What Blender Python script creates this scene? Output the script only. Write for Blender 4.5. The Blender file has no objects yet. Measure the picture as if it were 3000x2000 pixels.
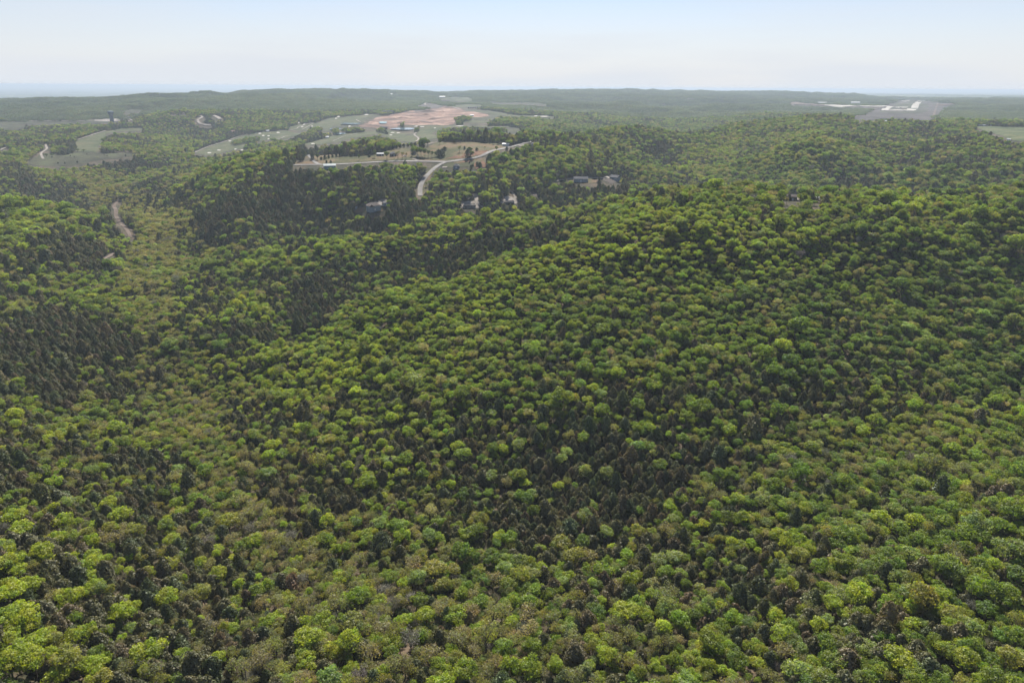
import bpy, bmesh, math, random
import numpy as np
from mathutils import Vector, Matrix, Euler

random.seed(7)
RNG = np.random.default_rng(11)
SC = bpy.context.scene
COL = SC.collection
rad = math.radians

# ------------------------------------------------------------------ camera, sky, sun, exposure
PITCH, ROLL = 20.43, 0.34          # degrees below the horizon, right side low
cam_data = bpy.data.cameras.new('camera')
cam_data.lens = 24.0
cam_data.sensor_width = 36.0
cam_data.clip_start = 1.0
cam_data.clip_end = 200000.0
cam = bpy.data.objects.new('camera', cam_data)
COL.objects.link(cam)
cam.location = (0, 0, 0)
CAM_M = Matrix.Rotation(rad(90 - PITCH), 4, 'X') @ Matrix.Rotation(rad(ROLL), 4, 'Z')
cam.matrix_world = CAM_M
SC.camera = cam

SUN_EL, SUN_AZ = 48.0, 3.0        # azimuth measured clockwise from the view direction (+Y)
world = bpy.data.worlds.new('World')
SC.world = world
world.use_nodes = True
wn, wl = world.node_tree.nodes, world.node_tree.links
wn.clear()
w_out = wn.new('ShaderNodeOutputWorld')
w_bg = wn.new('ShaderNodeBackground')
w_sky = wn.new('ShaderNodeTexSky')
w_sky.sky_type = 'NISHITA'
w_sky.sun_disc = False
w_sky.sun_elevation = rad(SUN_EL)
w_sky.sun_rotation = rad(SUN_AZ)
w_sky.air_density = 1.0
w_sky.dust_density = 0.3
w_sky.ozone_density = 3.0
w_sky.altitude = 400
w_bg.inputs['Strength'].default_value = 0.060
# pale haze low in the sky, thinning upwards, the same all round
w_tc = wn.new('ShaderNodeTexCoord'); w_sep = wn.new('ShaderNodeSeparateXYZ')
w_mr = wn.new('ShaderNodeMapRange'); w_mr.interpolation_type = 'SMOOTHSTEP'
w_mr.inputs['From Min'].default_value = -0.02; w_mr.inputs['From Max'].default_value = 0.17
w_mr.inputs['To Min'].default_value = 0.95; w_mr.inputs['To Max'].default_value = 0.0
w_map = wn.new('ShaderNodeMapping'); w_map.inputs['Scale'].default_value = (1.6, 1.6, 16.0)
w_no = wn.new('ShaderNodeTexNoise'); w_no.inputs['Scale'].default_value = 1.7; w_no.inputs['Detail'].default_value = 6; w_no.inputs['Roughness'].default_value = 0.55
w_cl = wn.new('ShaderNodeMapRange'); w_cl.inputs['From Min'].default_value = 0.42; w_cl.inputs['From Max'].default_value = 0.8
w_cl.inputs['To Min'].default_value = 0.0; w_cl.inputs['To Max'].default_value = 0.35
w_add = wn.new('ShaderNodeMath'); w_add.operation = 'ADD'; w_add.use_clamp = True
w_mix = wn.new('ShaderNodeMix'); w_mix.data_type = 'RGBA'
w_mix.inputs[7].default_value = (5.8, 6.1, 6.55, 1)
wl.new(w_tc.outputs['Generated'], w_sep.inputs[0]); wl.new(w_sep.outputs[2], w_mr.inputs['Value'])
wl.new(w_tc.outputs['Generated'], w_map.inputs[0]); wl.new(w_map.outputs[0], w_no.inputs['Vector']); wl.new(w_no.outputs[0], w_cl.inputs['Value'])
wl.new(w_mr.outputs[0], w_add.inputs[0]); wl.new(w_cl.outputs[0], w_add.inputs[1])
wl.new(w_add.outputs[0], w_mix.inputs[0]); w_tint = wn.new('ShaderNodeVectorMath'); w_tint.operation = 'MULTIPLY'; w_tint.inputs[1].default_value = (0.90, 0.82, 0.86)
wl.new(w_sky.outputs[0], w_tint.inputs[0]); wl.new(w_tint.outputs[0], w_mix.inputs[6])
wl.new(w_mix.outputs[2], w_bg.inputs[0])
wl.new(w_bg.outputs[0], w_out.inputs[0])

sun_data = bpy.data.lights.new('sun', 'SUN')
sun_data.energy = 4.2
sun_data.angle = rad(0.53)
sun_data.color = (1.0, 0.95, 0.87)
sun = bpy.data.objects.new('sun', sun_data)
COL.objects.link(sun)
sdir = Vector((math.sin(rad(SUN_AZ)) * math.cos(rad(SUN_EL)), math.cos(rad(SUN_AZ)) * math.cos(rad(SUN_EL)), math.sin(rad(SUN_EL))))
sun.rotation_euler = sdir.to_track_quat('Z', 'Y').to_euler()
sun.location = (0, 0, 200)

SC.view_settings.view_transform = 'Standard'
SC.view_settings.look = 'None'
SC.view_settings.exposure = 1.15
SC.view_settings.gamma = 1.0
SC.view_settings.use_curve_mapping = False
SC.render.engine = 'CYCLES'
cy = SC.cycles
cy.max_bounces = 4
cy.diffuse_bounces = 3
cy.glossy_bounces = 1
cy.transmission_bounces = 2
cy.transparent_max_bounces = 4
cy.volume_bounces = 0
cy.use_adaptive_sampling = True
cy.adaptive_threshold = 0.02
cy.use_denoising = True
cy.denoiser = 'OPENIMAGEDENOISE'
cy.denoising_input_passes = 'RGB_ALBEDO_NORMAL'
cy.denoising_prefilter = 'ACCURATE'
SC.render.use_persistent_data = False

# ------------------------------------------------------------------ pixel <-> world
FPX = 2000.0
CAM_R = np.array(CAM_M.to_3x3())


def ray(u, v):
    """unit-Y-ish direction through a point of the 3000 x 2000 photograph"""
    u = np.asarray(u, float); v = np.asarray(v, float)
    d = np.stack([(u - 1500) / FPX, (1000 - v) / FPX, -np.ones_like(u)], -1)
    return d @ CAM_R.T


def project(p):
    p = np.asarray(p, float)
    c = p @ CAM_R
    w = np.maximum(-c[..., 2], 1e-3)
    return 1500 + FPX * c[..., 0] / w, 1000 - FPX * c[..., 1] / w


# ------------------------------------------------------------------ relief: control points (u, v, ground height)
CAN = 8.0
VIS = [  # seen through the canopy
 (0,1990,-136),(500,1990,-150),(1000,1990,-157),(1500,1990,-160),(2000,1990,-156),(2500,1990,-145),(3000,1990,-134),
 (0,1750,-140),(450,1750,-160),(900,1750,-168),(1250,1750,-169),(1600,1750,-168),(2000,1750,-162),(2500,1750,-149),(3000,1750,-139),
 (0,1500,-147),(450,1500,-170),(700,1500,-175),(1000,1500,-175),(1300,1500,-175),(1600,1500,-174),(2000,1500,-168),(2500,1500,-156),(3000,1500,-146),
 (2000,1350,-164),(2500,1350,-160),(3000,1350,-153),(600,1350,-179),(300,1350,-170),(1148,1350,-173),(1500,1350,-170),
 (0,1250,-161),(450,1250,-183),(750,1250,-178),(1100,1250,-171),(1500,1250,-164),(2000,1250,-158),(2500,1250,-158),(3000,1250,-157),
 (0,1100,-171),(450,1100,-193),(750,1100,-181),(1148,1100,-165),(1500,1100,-154),(2000,1100,-147),(2500,1100,-148),(3000,1100,-151),
 (0,1000,-180),(300,1000,-192),(500,1000,-198),(700,1000,-187),(1148,1000,-160),(1500,1000,-147),(2000,1000,-139),(2500,1000,-140),(3000,1000,-144),
 (0,900,-189),(250,900,-199),(450,900,-203),(650,940,-193),(1300,900,-147),(1600,900,-138),(2000,900,-130),(2500,900,-131),(3000,900,-135),
 (1750,800,-123),(2100,800,-119),(2500,800,-121),(3000,800,-125),
 (816,1008,-175),(1000,915,-161),(1148,855,-151),(1400,785,-137),(1530,740,-130),(1786,650,-113),(2041,587,-101),(2232,552,-97),(2551,565,-100),(2717,587,-103),(3000,550,-99),
 (2041,650,-107),(2400,650,-108),(2700,650,-110),(3000,650,-111),(2400,600,-102),(2900,600,-104),
  (470,750,-206),(460,820,-206),(300,540,-200),(450,600,-203),(550,700,-197),(560,620,-186),
 (700,700,-186),(700,600,-160),(700,520,-138),(1000,650,-177),(1000,560,-145),(850,640,-180),(1250,600,-158),(1600,560,-149),(1700,580,-156),(1850,545,-160),
 (1700,402,-98),(1785,372,-92),(1900,380,-100),(2040,380,-106),(1700,470,-120),(1900,470,-148),(1800,430,-115),
 (560,513,-156),(662,470,-130),(790,452,-115),
 (400,500,-186),(400,560,-196),(200,500,-182),(100,520,-180),(0,500,-168),
 (0,587,-154),(166,612,-165),(319,655,-186),(363,705,-203),(0,700,-170),(0,850,-192),(200,700,-180),(250,800,-198),
 (0,430,-150),(0,380,-138),(150,385,-138),(500,430,-166),(500,380,-150),(1100,402,-128),(1000,425,-130),(1250,400,-122),(1500,400,-122),(640,345,-115),(500,350,-120),
 (1000,290,-90),(1300,285,-80),(1800,300,-90),(2000,350,-137),(2000,320,-116),(2250,332,-107),(2250,357,-94),(2350,349,-90),(2600,354,-90),(2150,365,-98),
 (2200,400,-113),(2200,470,-140),(2150,520,-158),(2500,400,-99),(2500,450,-119),(2500,530,-148),(2850,400,-100),(2850,460,-117),(2900,530,-140),
 (2350,430,-105),(2150,445,-136),(2600,435,-126),(2760,425,-106),(2400,500,-130),(2600,500,-148),(2790,500,-126),
 (2100,290,-82),(2300,322,-106),(2500,285,-92),(2900,285,-84),
]
RAWV = [  # the second spur and the gully in front of it
 (893,722,-185),(765,745,-194),(600,775,-204),(1020,700,-175),(1150,680,-166),(1275,650,-154),(1466,625,-142),(1720,600,-128),(1913,561,-110),(2100,545,-101),
 (900,930,-207),(900,850,-200),(1148,830,-195),(1148,760,-184),(1400,770,-176),(1400,700,-161),(1600,705,-157),(700,900,-211),(700,820,-206),
]
GRD = [  # open ground
 (1095,610,-150),(1380,592,-150),(1500,585,-148),(1690,527,-135),(1795,525,-135),(1235,565,-146),(1245,520,-130),(1300,480,-115),(1200,475,-115),
 (1090,478,-116),(960,488,-119),(910,458,-113),(870,460,-114),(1060,442,-107),(1300,415,-94),(1400,450,-101),(1480,430,-97),(1600,412,-94),
 (350,600,-205),(420,655,-207),(250,440,-150),(100,458,-155),(370,452,-155),(270,405,-140),(315,385,-134),
 (600,445,-172),(750,412,-160),(900,398,-148),(880,372,-138),(980,375,-135),(1060,380,-131),(1190,378,-126),(1230,405,-126),(1100,350,-118),(1250,345,-112),
 (1400,370,-118),(1600,375,-118),(1150,335,-109),(1250,320,-100),(1350,306,-91),(1450,320,-93),(1300,340,-106),
 (330,359,-131),(100,352,-129),(2630,327,-100),(2700,297,-100),(2600,300,-100),(2450,308,-100),(2850,322,-100),(2900,362,-91),(2980,374,-93),(2750,340,-106),
]
HID = [  # (u, distance, height): hollows and far country
 (0,80,-160),(750,80,-172),(1500,80,-178),(2250,80,-172),(3000,80,-160),
 (2232,900,-138),(2551,920,-142),(2900,1060,-142),(2400,1050,-160),(1785,2050,-150),(1650,1950,-148),(2000,2100,-152),(2150,2350,-142),(2350,2450,-130),(2700,1100,-160),
 (1150,845,-198),(1466,850,-190),(1720,840,-183),(2000,860,-168),(893,865,-204),(640,905,-210),(1400,642,-186),(1280,632,-194),(1148,622,-203),(970,572,-208),(1600,655,-169),
 (560,1520,-182),(800,1420,-165),(1060,1550,-142),(1300,1550,-128),(1600,1700,-132),(1900,2000,-140),
 (0,1330,-190),(200,1320,-196),(319,1260,-204),(2250,2700,-125),(2700,3000,-112),(3000,2950,-112),
 (740,4300,-52),(850,4500,-47),(950,4900,-45),(1050,5300,-46),(640,4200,-72),(640,3300,-118),(560,4400,-66),(1500,7000,-48),(1850,8200,-50),(1150,6000,-44),(600,3900,-78),(540,4500,-80),(350,5000,-94),(450,4600,-88),(150,3600,-128),(0,5000,-104),
 (740,7000,-190),(400,7500,-200),(0,8000,-205),(2300,8000,-60),(3000,9000,-70),(2700,6500,-84),(1500,11000,-130),(2300,12000,-110),
 (0,16000,-205),(750,16000,-205),(1500,18000,-160),(2250,18000,-120),(3000,18000,-105),
 (0,60000,-190),(750,60000,-230),(1500,60000,-230),(2250,60000,-180),(3000,60000,-130),
]


def sst(x, a, b):
    t = min(1.0, max(0.0, (x - a) / (b - a)))
    return t * t * (3 - 2 * t)


def ctrl_points():
    P = []
    for lst, can, fz in ((VIS, CAN, 1), (RAWV, CAN, 0), (GRD, 0.0, 1)):
        for u, v, z in lst:
            g = sst(v, 620, 800) * (sst(u, 600, 1000) + (1 - sst(u, 600, 1000)) * sst(v, 880, 1150))
            z = z * (1 + 0.165 * g * fz)
            d = ray(u, v)
            s = (z + can) / d[2]
            P.append((d[0] * s, d[1] * s, z))
    for u, D, z in HID:
        d = ray(u, 1000)
        h = math.hypot(d[0], d[1])
        P.append((d[0] / h * D, d[1] / h * D, z))
    return np.array(P)


CP = ctrl_points()


def lp(x, y):
    d = np.hypot(x, np.maximum(y, 20.0))
    return np.stack([np.log(np.maximum(d, 60.0)), np.arctan2(x, np.maximum(y, 20.0)) * 1.25], -1)


Q = lp(CP[:, 0], CP[:, 1])


def kern(r2):
    return np.sqrt(r2 + 0.0006) ** 1.35


def rbf_fit(Qp, val, lam):
    n = len(Qp)
    r2 = ((Qp[:, None] - Qp[None]) ** 2).sum(-1)
    K = -kern(r2) + np.eye(n) * lam
    A = np.zeros((n + 3, n + 3))
    A[:n, :n] = K
    A[:n, n] = 1; A[:n, n + 1:] = Qp
    A[n:, :n] = A[:n, n:].T
    return np.linalg.solve(A, np.concatenate([val, np.zeros(3)]))


RB = rbf_fit(Q, CP[:, 2], -0.0004)


def base_height(x, y):
    q = lp(x, y)
    out = np.empty(len(q))
    for i in range(0, len(q), 20000):
        b = q[i:i + 20000]
        r2 = (b[:, None, 0] - Q[None, :, 0]) ** 2 + (b[:, None, 1] - Q[None, :, 1]) ** 2
        out[i:i + 20000] = -kern(r2) @ RB[:-3] + RB[-3] + b @ RB[-2:]
    return out


# value noise in numpy
NTAB = RNG.random((256, 256))


def vnoise(x, y):
    xi = np.floor(x).astype(int); yi = np.floor(y).astype(int)
    fx = x - xi; fy = y - yi
    fx = fx * fx * (3 - 2 * fx); fy = fy * fy * (3 - 2 * fy)
    a = NTAB[xi & 255, yi & 255]; b = NTAB[(xi + 1) & 255, yi & 255]
    c = NTAB[xi & 255, (yi + 1) & 255]; d = NTAB[(xi + 1) & 255, (yi + 1) & 255]
    return (a + (b - a) * fx) * (1 - fy) + (c + (d - c) * fx) * fy


def fbm(x, y, s, o=4):
    r = 0; a = 1; t = 0
    for k in range(o):
        r = r + a * vnoise(x / s + 17.3 * k, y / s - 9.1 * k); t += a
        a *= 0.5; s = s / 2.03
    return r / t


def ss(x, a, b):
    t = np.clip((x - a) / (b - a), 0, 1)
    return t * t * (3 - 2 * t)


CALM = [(2640, 3500, 900), (1200, 3200, 900), (1000, 2350, 420), (700, 2100, 300), (1300, 1200, 230), (1050, 1180, 160), (1700, 1080, 120), (1450, 2500, 250), (300, 1800, 200), (330, 2700, 150), (1400, 4000, 500)]
CALM_W = []
for cu, cd, cr in CALM:
    _d = ray(cu, 1000); _h = math.hypot(_d[0], _d[1])
    CALM_W.append((_d[0] / _h * cd, _d[1] / _h * cd, cr))


def height_raw(x, y):
    D = np.hypot(x, y)
    calm = np.ones_like(D)
    for cx, cyy, cr in CALM_W:
        calm *= 1 - np.exp(-((x - cx) ** 2 + (y - cyy) ** 2) / (2 * (cr * 0.75) ** 2)) * 0.95
    z = base_height(x, y)
    a1 = 3.0 + 5.0 * ss(D, 500, 2000) + 22.0 * ss(D, 2000, 4000)
    rid = 1 - np.abs(2 * fbm(x, y, 520, 4) - 1) * 2.0        # rounded ridges and V hollows
    z = z + (rid - 0.62) * (a1 + 10.0 * ss(x, 150, 500) * ss(D, 900, 1150) * (1 - ss(D, 1400, 1800))) * 1.5 * calm
    z = z + (fbm(x + 900, y, 110, 3) - 0.5) * (6.0 + 3.0 * ss(D, 800, 3000)) * calm
    far = ss(D, 4500, 9000)
    z = z + far * (fbm(x, y + 5000, 2600, 4) - 0.5) * 60 * (1 - 0.3 * ss(D, 15000, 40000))
    return z


# polar sheet round a point behind the camera
PC = np.array([0.0, -400.0])
R0, R1, NR, NT, TH = 330.0, 60500.0, 640, 440, rad(62)
gr = R0 * (R1 / R0) ** (np.arange(NR) / (NR - 1))
gt = np.linspace(-TH, TH, NT)
GX = PC[0] + gr[:, None] * np.sin(gt)[None]
GY = PC[1] + gr[:, None] * np.cos(gt)[None]
GZ = height_raw(GX.ravel(), GY.ravel()).reshape(NR, NT)


def height(x, y):
    x = np.asarray(x, float); y = np.asarray(y, float)
    dx = x - PC[0]; dy = y - PC[1]
    fi = np.log(np.maximum(np.hypot(dx, dy), R0) / R0) / math.log(R1 / R0) * (NR - 1)
    fj = (np.arctan2(dx, dy) + TH) / (2 * TH) * (NT - 1)
    fi = np.clip(fi, 0, NR - 1.001); fj = np.clip(fj, 0, NT - 1.001)
    i = fi.astype(int); j = fj.astype(int); a = fi - i; b = fj - j
    return (GZ[i, j] * (1 - a) + GZ[i + 1, j] * a) * (1 - b) + (GZ[i, j + 1] * (1 - a) + GZ[i + 1, j + 1] * a) * b


def cast(pts, lift=0.0):
    """where the rays through these photograph points meet the ground"""
    pts = np.asarray(pts, float).reshape(-1, 2)
    d = ray(pts[:, 0], pts[:, 1])
    hd = np.hypot(d[:, 0], d[:, 1]); d = d / hd[:, None]
    n = 2600
    ts = 60 * (50000 / 60) ** (np.arange(n) / (n - 1))
    out = np.zeros((len(pts), 3))
    for k in range(len(pts)):
        p = d[k][None] * ts[:, None]
        gap = p[:, 2] - (height(p[:, 0], p[:, 1]) + lift)
        hit = np.nonzero(gap < 0)[0]
        i = hit[0] if len(hit) else n - 1
        if i > 0 and len(hit):
            f = gap[i - 1] / (gap[i - 1] - gap[i])
            t = ts[i - 1] + (ts[i] - ts[i - 1]) * f
        else:
            t = ts[i]
        q = d[k] * t
        out[k] = (q[0], q[1], float(height(q[0], q[1])))
    return out


# ------------------------------------------------------------------ materials
MATS = {}


def new_mat(name):
    m = bpy.data.materials.new(name)
    m.use_nodes = True
    m.node_tree.nodes.clear()
    return m, m.node_tree.nodes, m.node_tree.links


def ramp(n, stops):
    stops = [(0.5 + (p - 0.5) * 0.46, c) for p, c in stops]
    r = n.new('ShaderNodeValToRGB')
    els = r.color_ramp.elements
    while len(els) < len(stops):
        els.new(0.5)
    for e, (p, c) in zip(els, stops):
        e.position = p; e.color = (*c, 1)
    return r


def noise_node(n, l, scale, detail=4, rough=0.6, coord=None):
    t = n.new('ShaderNodeTexNoise')
    t.inputs['Scale'].default_value = scale
    t.inputs['Detail'].default_value = detail
    t.inputs['Roughness'].default_value = rough
    if coord is not None:
        l.new(coord, t.inputs['Vector'])
    return t


def ground_mat(name, stops, scale=0.05, scale2=0.6, rough=0.95, bump=0.3, bscale=0.8):
    """earth, grass or gravel: two sizes of noise through a ramp, plus relief"""
    if name in MATS:
        return MATS[name]
    m, n, l = new_mat(name)
    out = n.new('ShaderNodeOutputMaterial'); b = n.new('ShaderNodeBsdfPrincipled')
    geo = n.new('ShaderNodeNewGeometry')
    a = noise_node(n, l, scale, 5, 0.65, geo.outputs['Position'])
    c = noise_node(n, l, scale2, 4, 0.7, geo.outputs['Position'])
    mx = n.new('ShaderNodeMath'); mx.operation = 'MULTIPLY_ADD'
    l.new(c.outputs[0], mx.inputs[0]); mx.inputs[1].default_value = 0.45
    l.new(a.outputs[0], mx.inputs[2])
    sb = n.new('ShaderNodeMath'); sb.operation = 'SUBTRACT'; sb.inputs[1].default_value = 0.225
    l.new(mx.outputs[0], sb.inputs[0])
    r = ramp(n, stops)
    l.new(sb.outputs[0], r.inputs[0]); l.new(r.outputs[0], b.inputs['Base Color'])
    b.inputs['Roughness'].default_value = rough
    b.inputs['Specular IOR Level'].default_value = 0.15
    if bump:
        t = noise_node(n, l, bscale, 3, 0.7, geo.outputs['Position'])
        bp = n.new('ShaderNodeBump'); bp.inputs['Strength'].default_value = bump; bp.inputs['Distance'].default_value = 1.0
        l.new(t.outputs[0], bp.inputs['Height']); l.new(bp.outputs[0], b.inputs['Normal'])
    l.new(b.outputs[0], out.inputs[0])
    MATS[name] = m
    return m


def plain_mat(name, col, rough=0.7, var=0.12, scale=0.8, metal=0.0):
    if name in MATS:
        return MATS[name]
    m, n, l = new_mat(name)
    out = n.new('ShaderNodeOutputMaterial'); b = n.new('ShaderNodeBsdfPrincipled')
    tc = n.new('ShaderNodeTexCoord')
    t = noise_node(n, l, scale, 5, 0.6, tc.outputs['Object'])
    lo = [c * (1 - var) for c in col]; hi = [min(1, c * (1 + var)) for c in col]
    r = ramp(n, [(0.3, lo), (0.7, hi)])
    l.new(t.outputs[0], r.inputs[0]); l.new(r.outputs[0], b.inputs['Base Color'])
    b.inputs['Roughness'].default_value = rough
    b.inputs['Metallic'].default_value = metal
    l.new(b.outputs[0], out.inputs[0])
    MATS[name] = m
    return m


def leaf_mat(name, transl=0.35, attr='leafcol'):
    m, n, l = new_mat(name)
    out = n.new('ShaderNodeOutputMaterial')
    at = n.new('ShaderNodeAttribute'); at.attribute_type = 'INSTANCER'; at.attribute_name = attr
    sh = n.new('ShaderNodeAttribute'); sh.attribute_type = 'GEOMETRY'; sh.attribute_name = 'shade'
    mul = n.new('ShaderNodeVectorMath'); mul.operation = 'MULTIPLY'
    l.new(at.outputs['Color'], mul.inputs[0]); l.new(sh.outputs['Color'], mul.inputs[1])
    df = n.new('ShaderNodeBsdfDiffuse'); tr = n.new('ShaderNodeBsdfTranslucent')
    gl = n.new('ShaderNodeBsdfGlossy'); gl.inputs['Roughness'].default_value = 0.5
    gl.inputs['Color'].default_value = (0.9, 0.95, 1, 1)
    l.new(mul.outputs[0], df.inputs['Color'])
    tc = n.new('ShaderNodeVectorMath'); tc.operation = 'MULTIPLY'
    l.new(mul.outputs[0], tc.inputs[0]); tc.inputs[1].default_value = (1.25, 1.30, 0.42)
    l.new(tc.outputs[0], tr.inputs['Color'])
    mx = n.new('ShaderNodeMixShader'); mx.inputs[0].default_value = transl
    l.new(df.outputs[0], mx.inputs[1]); l.new(tr.outputs[0], mx.inputs[2])
    m2 = n.new('ShaderNodeMixShader'); m2.inputs[0].default_value = 0.02
    l.new(mx.outputs[0], m2.inputs[1]); l.new(gl.outputs[0], m2.inputs[2])
    l.new(m2.outputs[0], out.inputs[0])
    return m


M_LEAF = leaf_mat('leaf', 0.55)
M_CEDAR = leaf_mat('cedar_foliage', 0.22)
M_TWIG = leaf_mat('twig', 0.1)
M_BARK = plain_mat('bark', (0.12, 0.095, 0.07), 0.9, 0.3, 2.0)


# ------------------------------------------------------------------ object helpers
def tag(o, label=None, cat=None, group=None, kind=None):
    if label: o['label'] = label
    if cat: o['category'] = cat
    if group: o['group'] = group
    if kind: o['kind'] = kind
    return o


def link_mesh(name, me, parent=None, loc=None):
    o = bpy.data.objects.new(name, me)
    COL.objects.link(o)
    if parent: o.parent = parent
    if loc is not None: o.location = loc
    return o


def mesh_np(name, V, F, mats, mi=None, smooth=False):
    """F: array (n,4) or (n,3)"""
    me = bpy.data.meshes.new(name)
    V = np.asarray(V, np.float32); F = np.asarray(F, np.int32)
    me.vertices.add(len(V)); me.vertices.foreach_set('co', V.ravel())
    k = F.shape[1]
    me.loops.add(F.size); me.loops.foreach_set('vertex_index', F.ravel())
    me.polygons.add(len(F)); me.polygons.foreach_set('loop_start', np.arange(0, F.size, k, dtype=np.int32))
    for m in mats: me.materials.append(m)
    if mi is not None: me.polygons.foreach_set('material_index', np.asarray(mi, np.int32))
    me.polygons.foreach_set('use_smooth', np.full(len(F), smooth))
    me.update(calc_edges=True)
    return me


def empty(name, loc, rz=0.0):
    o = bpy.data.objects.new(name, None)
    COL.objects.link(o)
    o.empty_display_size = 1.0
    o.location = loc; o.rotation_euler = (0, 0, rz)
    return o


def box_vf(x0, x1, y0, y1, z0, z1):
    v = [(x0, y0, z0), (x1, y0, z0), (x1, y1, z0), (x0, y1, z0), (x0, y0, z1), (x1, y0, z1), (x1, y1, z1), (x0, y1, z1)]
    f = [(0, 3, 2, 1), (4, 5, 6, 7), (0, 1, 5, 4), (1, 2, 6, 5), (2, 3, 7, 6), (3, 0, 4, 7)]
    return v, f


def box_part(name, dims, mat, parent=None, loc=None, bevel=0.0):
    v, f = box_vf(*dims)
    me = bpy.data.meshes.new(name)
    me.from_pydata(v, [], f); me.materials.append(mat)
    if bevel:
        bm = bmesh.new(); bm.from_mesh(me)
        bmesh.ops.bevel(bm, geom=bm.edges[:], offset=bevel, segments=1, affect='EDGES')
        bm.to_mesh(me); bm.free()
    return link_mesh(name, me, parent, loc)


def poly_part(name, v, f, mat, parent=None, loc=None):
    me = bpy.data.meshes.new(name)
    me.from_pydata(v, [], f); me.materials.append(mat)
    return link_mesh(name, me, parent, loc)


# ------------------------------------------------------------------ ground sheets
m_litter = ground_mat('forest_floor', [(0.25, (0.03, 0.032, 0.017)), (0.5, (0.055, 0.048, 0.028)), (0.8, (0.12, 0.088, 0.06))], 0.03, 0.5)
m_far = ground_mat('distant_canopy', [(0.3, (0.030, 0.045, 0.022)), (0.5, (0.06, 0.085, 0.035)), (0.66, (0.08, 0.10, 0.05)), (0.8, (0.17, 0.18, 0.11))], 0.0012, 0.012, bump=1.0, bscale=0.012)

idx = np.arange(NR * NT).reshape(NR, NT)
Fq = np.stack([idx[:-1, :-1], idx[:-1, 1:], idx[1:, 1:], idx[1:, :-1]], -1)
i_split = int(np.searchsorted(gr, 9300))
VV = np.stack([GX, GY, GZ], -1).reshape(-1, 3)


def sub_sheet(name, F, mat):
    F = F.reshape(-1, 4)
    used = np.unique(F)
    remap = np.zeros(NR * NT, int); remap[used] = np.arange(len(used))
    me = mesh_np(name, VV[used], remap[F][:, ::-1], [mat], smooth=True)
    return tag(link_mesh(name, me), kind='structure')


ground = sub_sheet('ground', Fq[:i_split], m_litter)
hills = sub_sheet('distant_hills', Fq[i_split:], m_far)


# ------------------------------------------------------------------ traced outlines
def c1(*p): return [(x / 3.136, 220 + y / 3.136) for x, y in p]
def c2(*p): return [(560 + x / 3.92, 240 + y / 3.92) for x, y in p]
def c3(*p): return [(1000 + x / 3.92, 240 + y / 3.92) for x, y in p]
def c4(*p): return [(1550 + x / 3.136, 240 + y / 3.136) for x, y in p]
def c5(*p): return [(2250 + x / 3.136, 220 + y / 3.136) for x, y in p]


def smooth_loop(p, n=4):
    p = np.asarray(p, float); m = len(p); out = []
    for i in range(m):
        a, b, c, d = p[i - 1], p[i], p[(i + 1) % m], p[(i + 2) % m]
        for k in range(n):
            t = k / n
            out.append(0.5 * ((2 * b) + (c - a) * t + (2 * a - 5 * b + 4 * c - d) * t * t + (3 * b - a - 3 * c + d) * t ** 3))
    return np.array(out)


def smooth_line(p, n=6):
    p = np.asarray(p, float)
    q = np.vstack([2 * p[0] - p[1], p, 2 * p[-1] - p[-2]])
    out = []
    for i in range(1, len(q) - 2):
        a, b, c, d = q[i - 1:i + 3]
        for k in range(n):
            t = k / n
            out.append(0.5 * ((2 * b) + (c - a) * t + (2 * a - 5 * b + 4 * c - d) * t * t + (3 * b - a - 3 * c + d) * t ** 3))
    out.append(p[-1])
    return np.array(out)


CLEAR = []        # photograph-space outlines kept free of trees


def patch(name, px, mat, off=0.35, cells=26, smooth=True, clear=True, flat=False, dz=None):
    """a piece of ground cover draped over the relief"""
    px = smooth_loop(px) if smooth else np.asarray(px, float)
    if smooth:      # ragged, grown-over edge
        ext = np.ptp(px, axis=0).min()
        px = px + np.stack([vnoise(px[:, 0] * .35, px[:, 1] * .9) - .5, (vnoise(px[:, 0] * .35 + 40, px[:, 1] * .9) - .5) * .5], 1) * min(7.0, ext * .3)
    if clear: CLEAR.append(px)
    w = cast(px)
    D = np.median(np.hypot(w[:, 0], w[:, 1]))
    off = off * max(1.0, D / 1200.0)
    bm = bmesh.new()
    vs = [bm.verts.new((a[0], a[1], 0)) for a in w]
    try:
        f = bm.faces.new(vs)
    except ValueError:
        bm.free(); return None
    bmesh.ops.triangulate(bm, faces=[f])
    lo = w.min(0); hi = w.max(0)
    for ax in (0, 1):
        span = hi[ax] - lo[ax]
        n = max(1, int(min(cells, span / 3.0)))
        for k in range(1, n):
            co = [0, 0, 0]; co[ax] = lo[ax] + span * k / n
            no = [0, 0, 0]; no[ax] = 1
            bmesh.ops.bisect_plane(bm, geom=bm.verts[:] + bm.edges[:] + bm.faces[:], plane_co=co, plane_no=no)
    xy = np.array([(v.co.x, v.co.y) for v in bm.verts])
    z = height(xy[:, 0], xy[:, 1])
    if flat: z = np.full(len(z), np.percentile(z, 70))
    for v, zz in zip(bm.verts, z): v.co.z = zz + off
    for fc in bm.faces:
        fc.smooth = True
        if fc.normal.z < 0: fc.normal_flip()
    bm.normal_update()
    for fc in bm.faces:
        if fc.normal.z < 0: fc.normal_flip()
    me = bpy.data.meshes.new(name); bm.to_mesh(me); bm.free()
    me.materials.append(mat)
    return tag(link_mesh(name, me), kind='structure')


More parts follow.
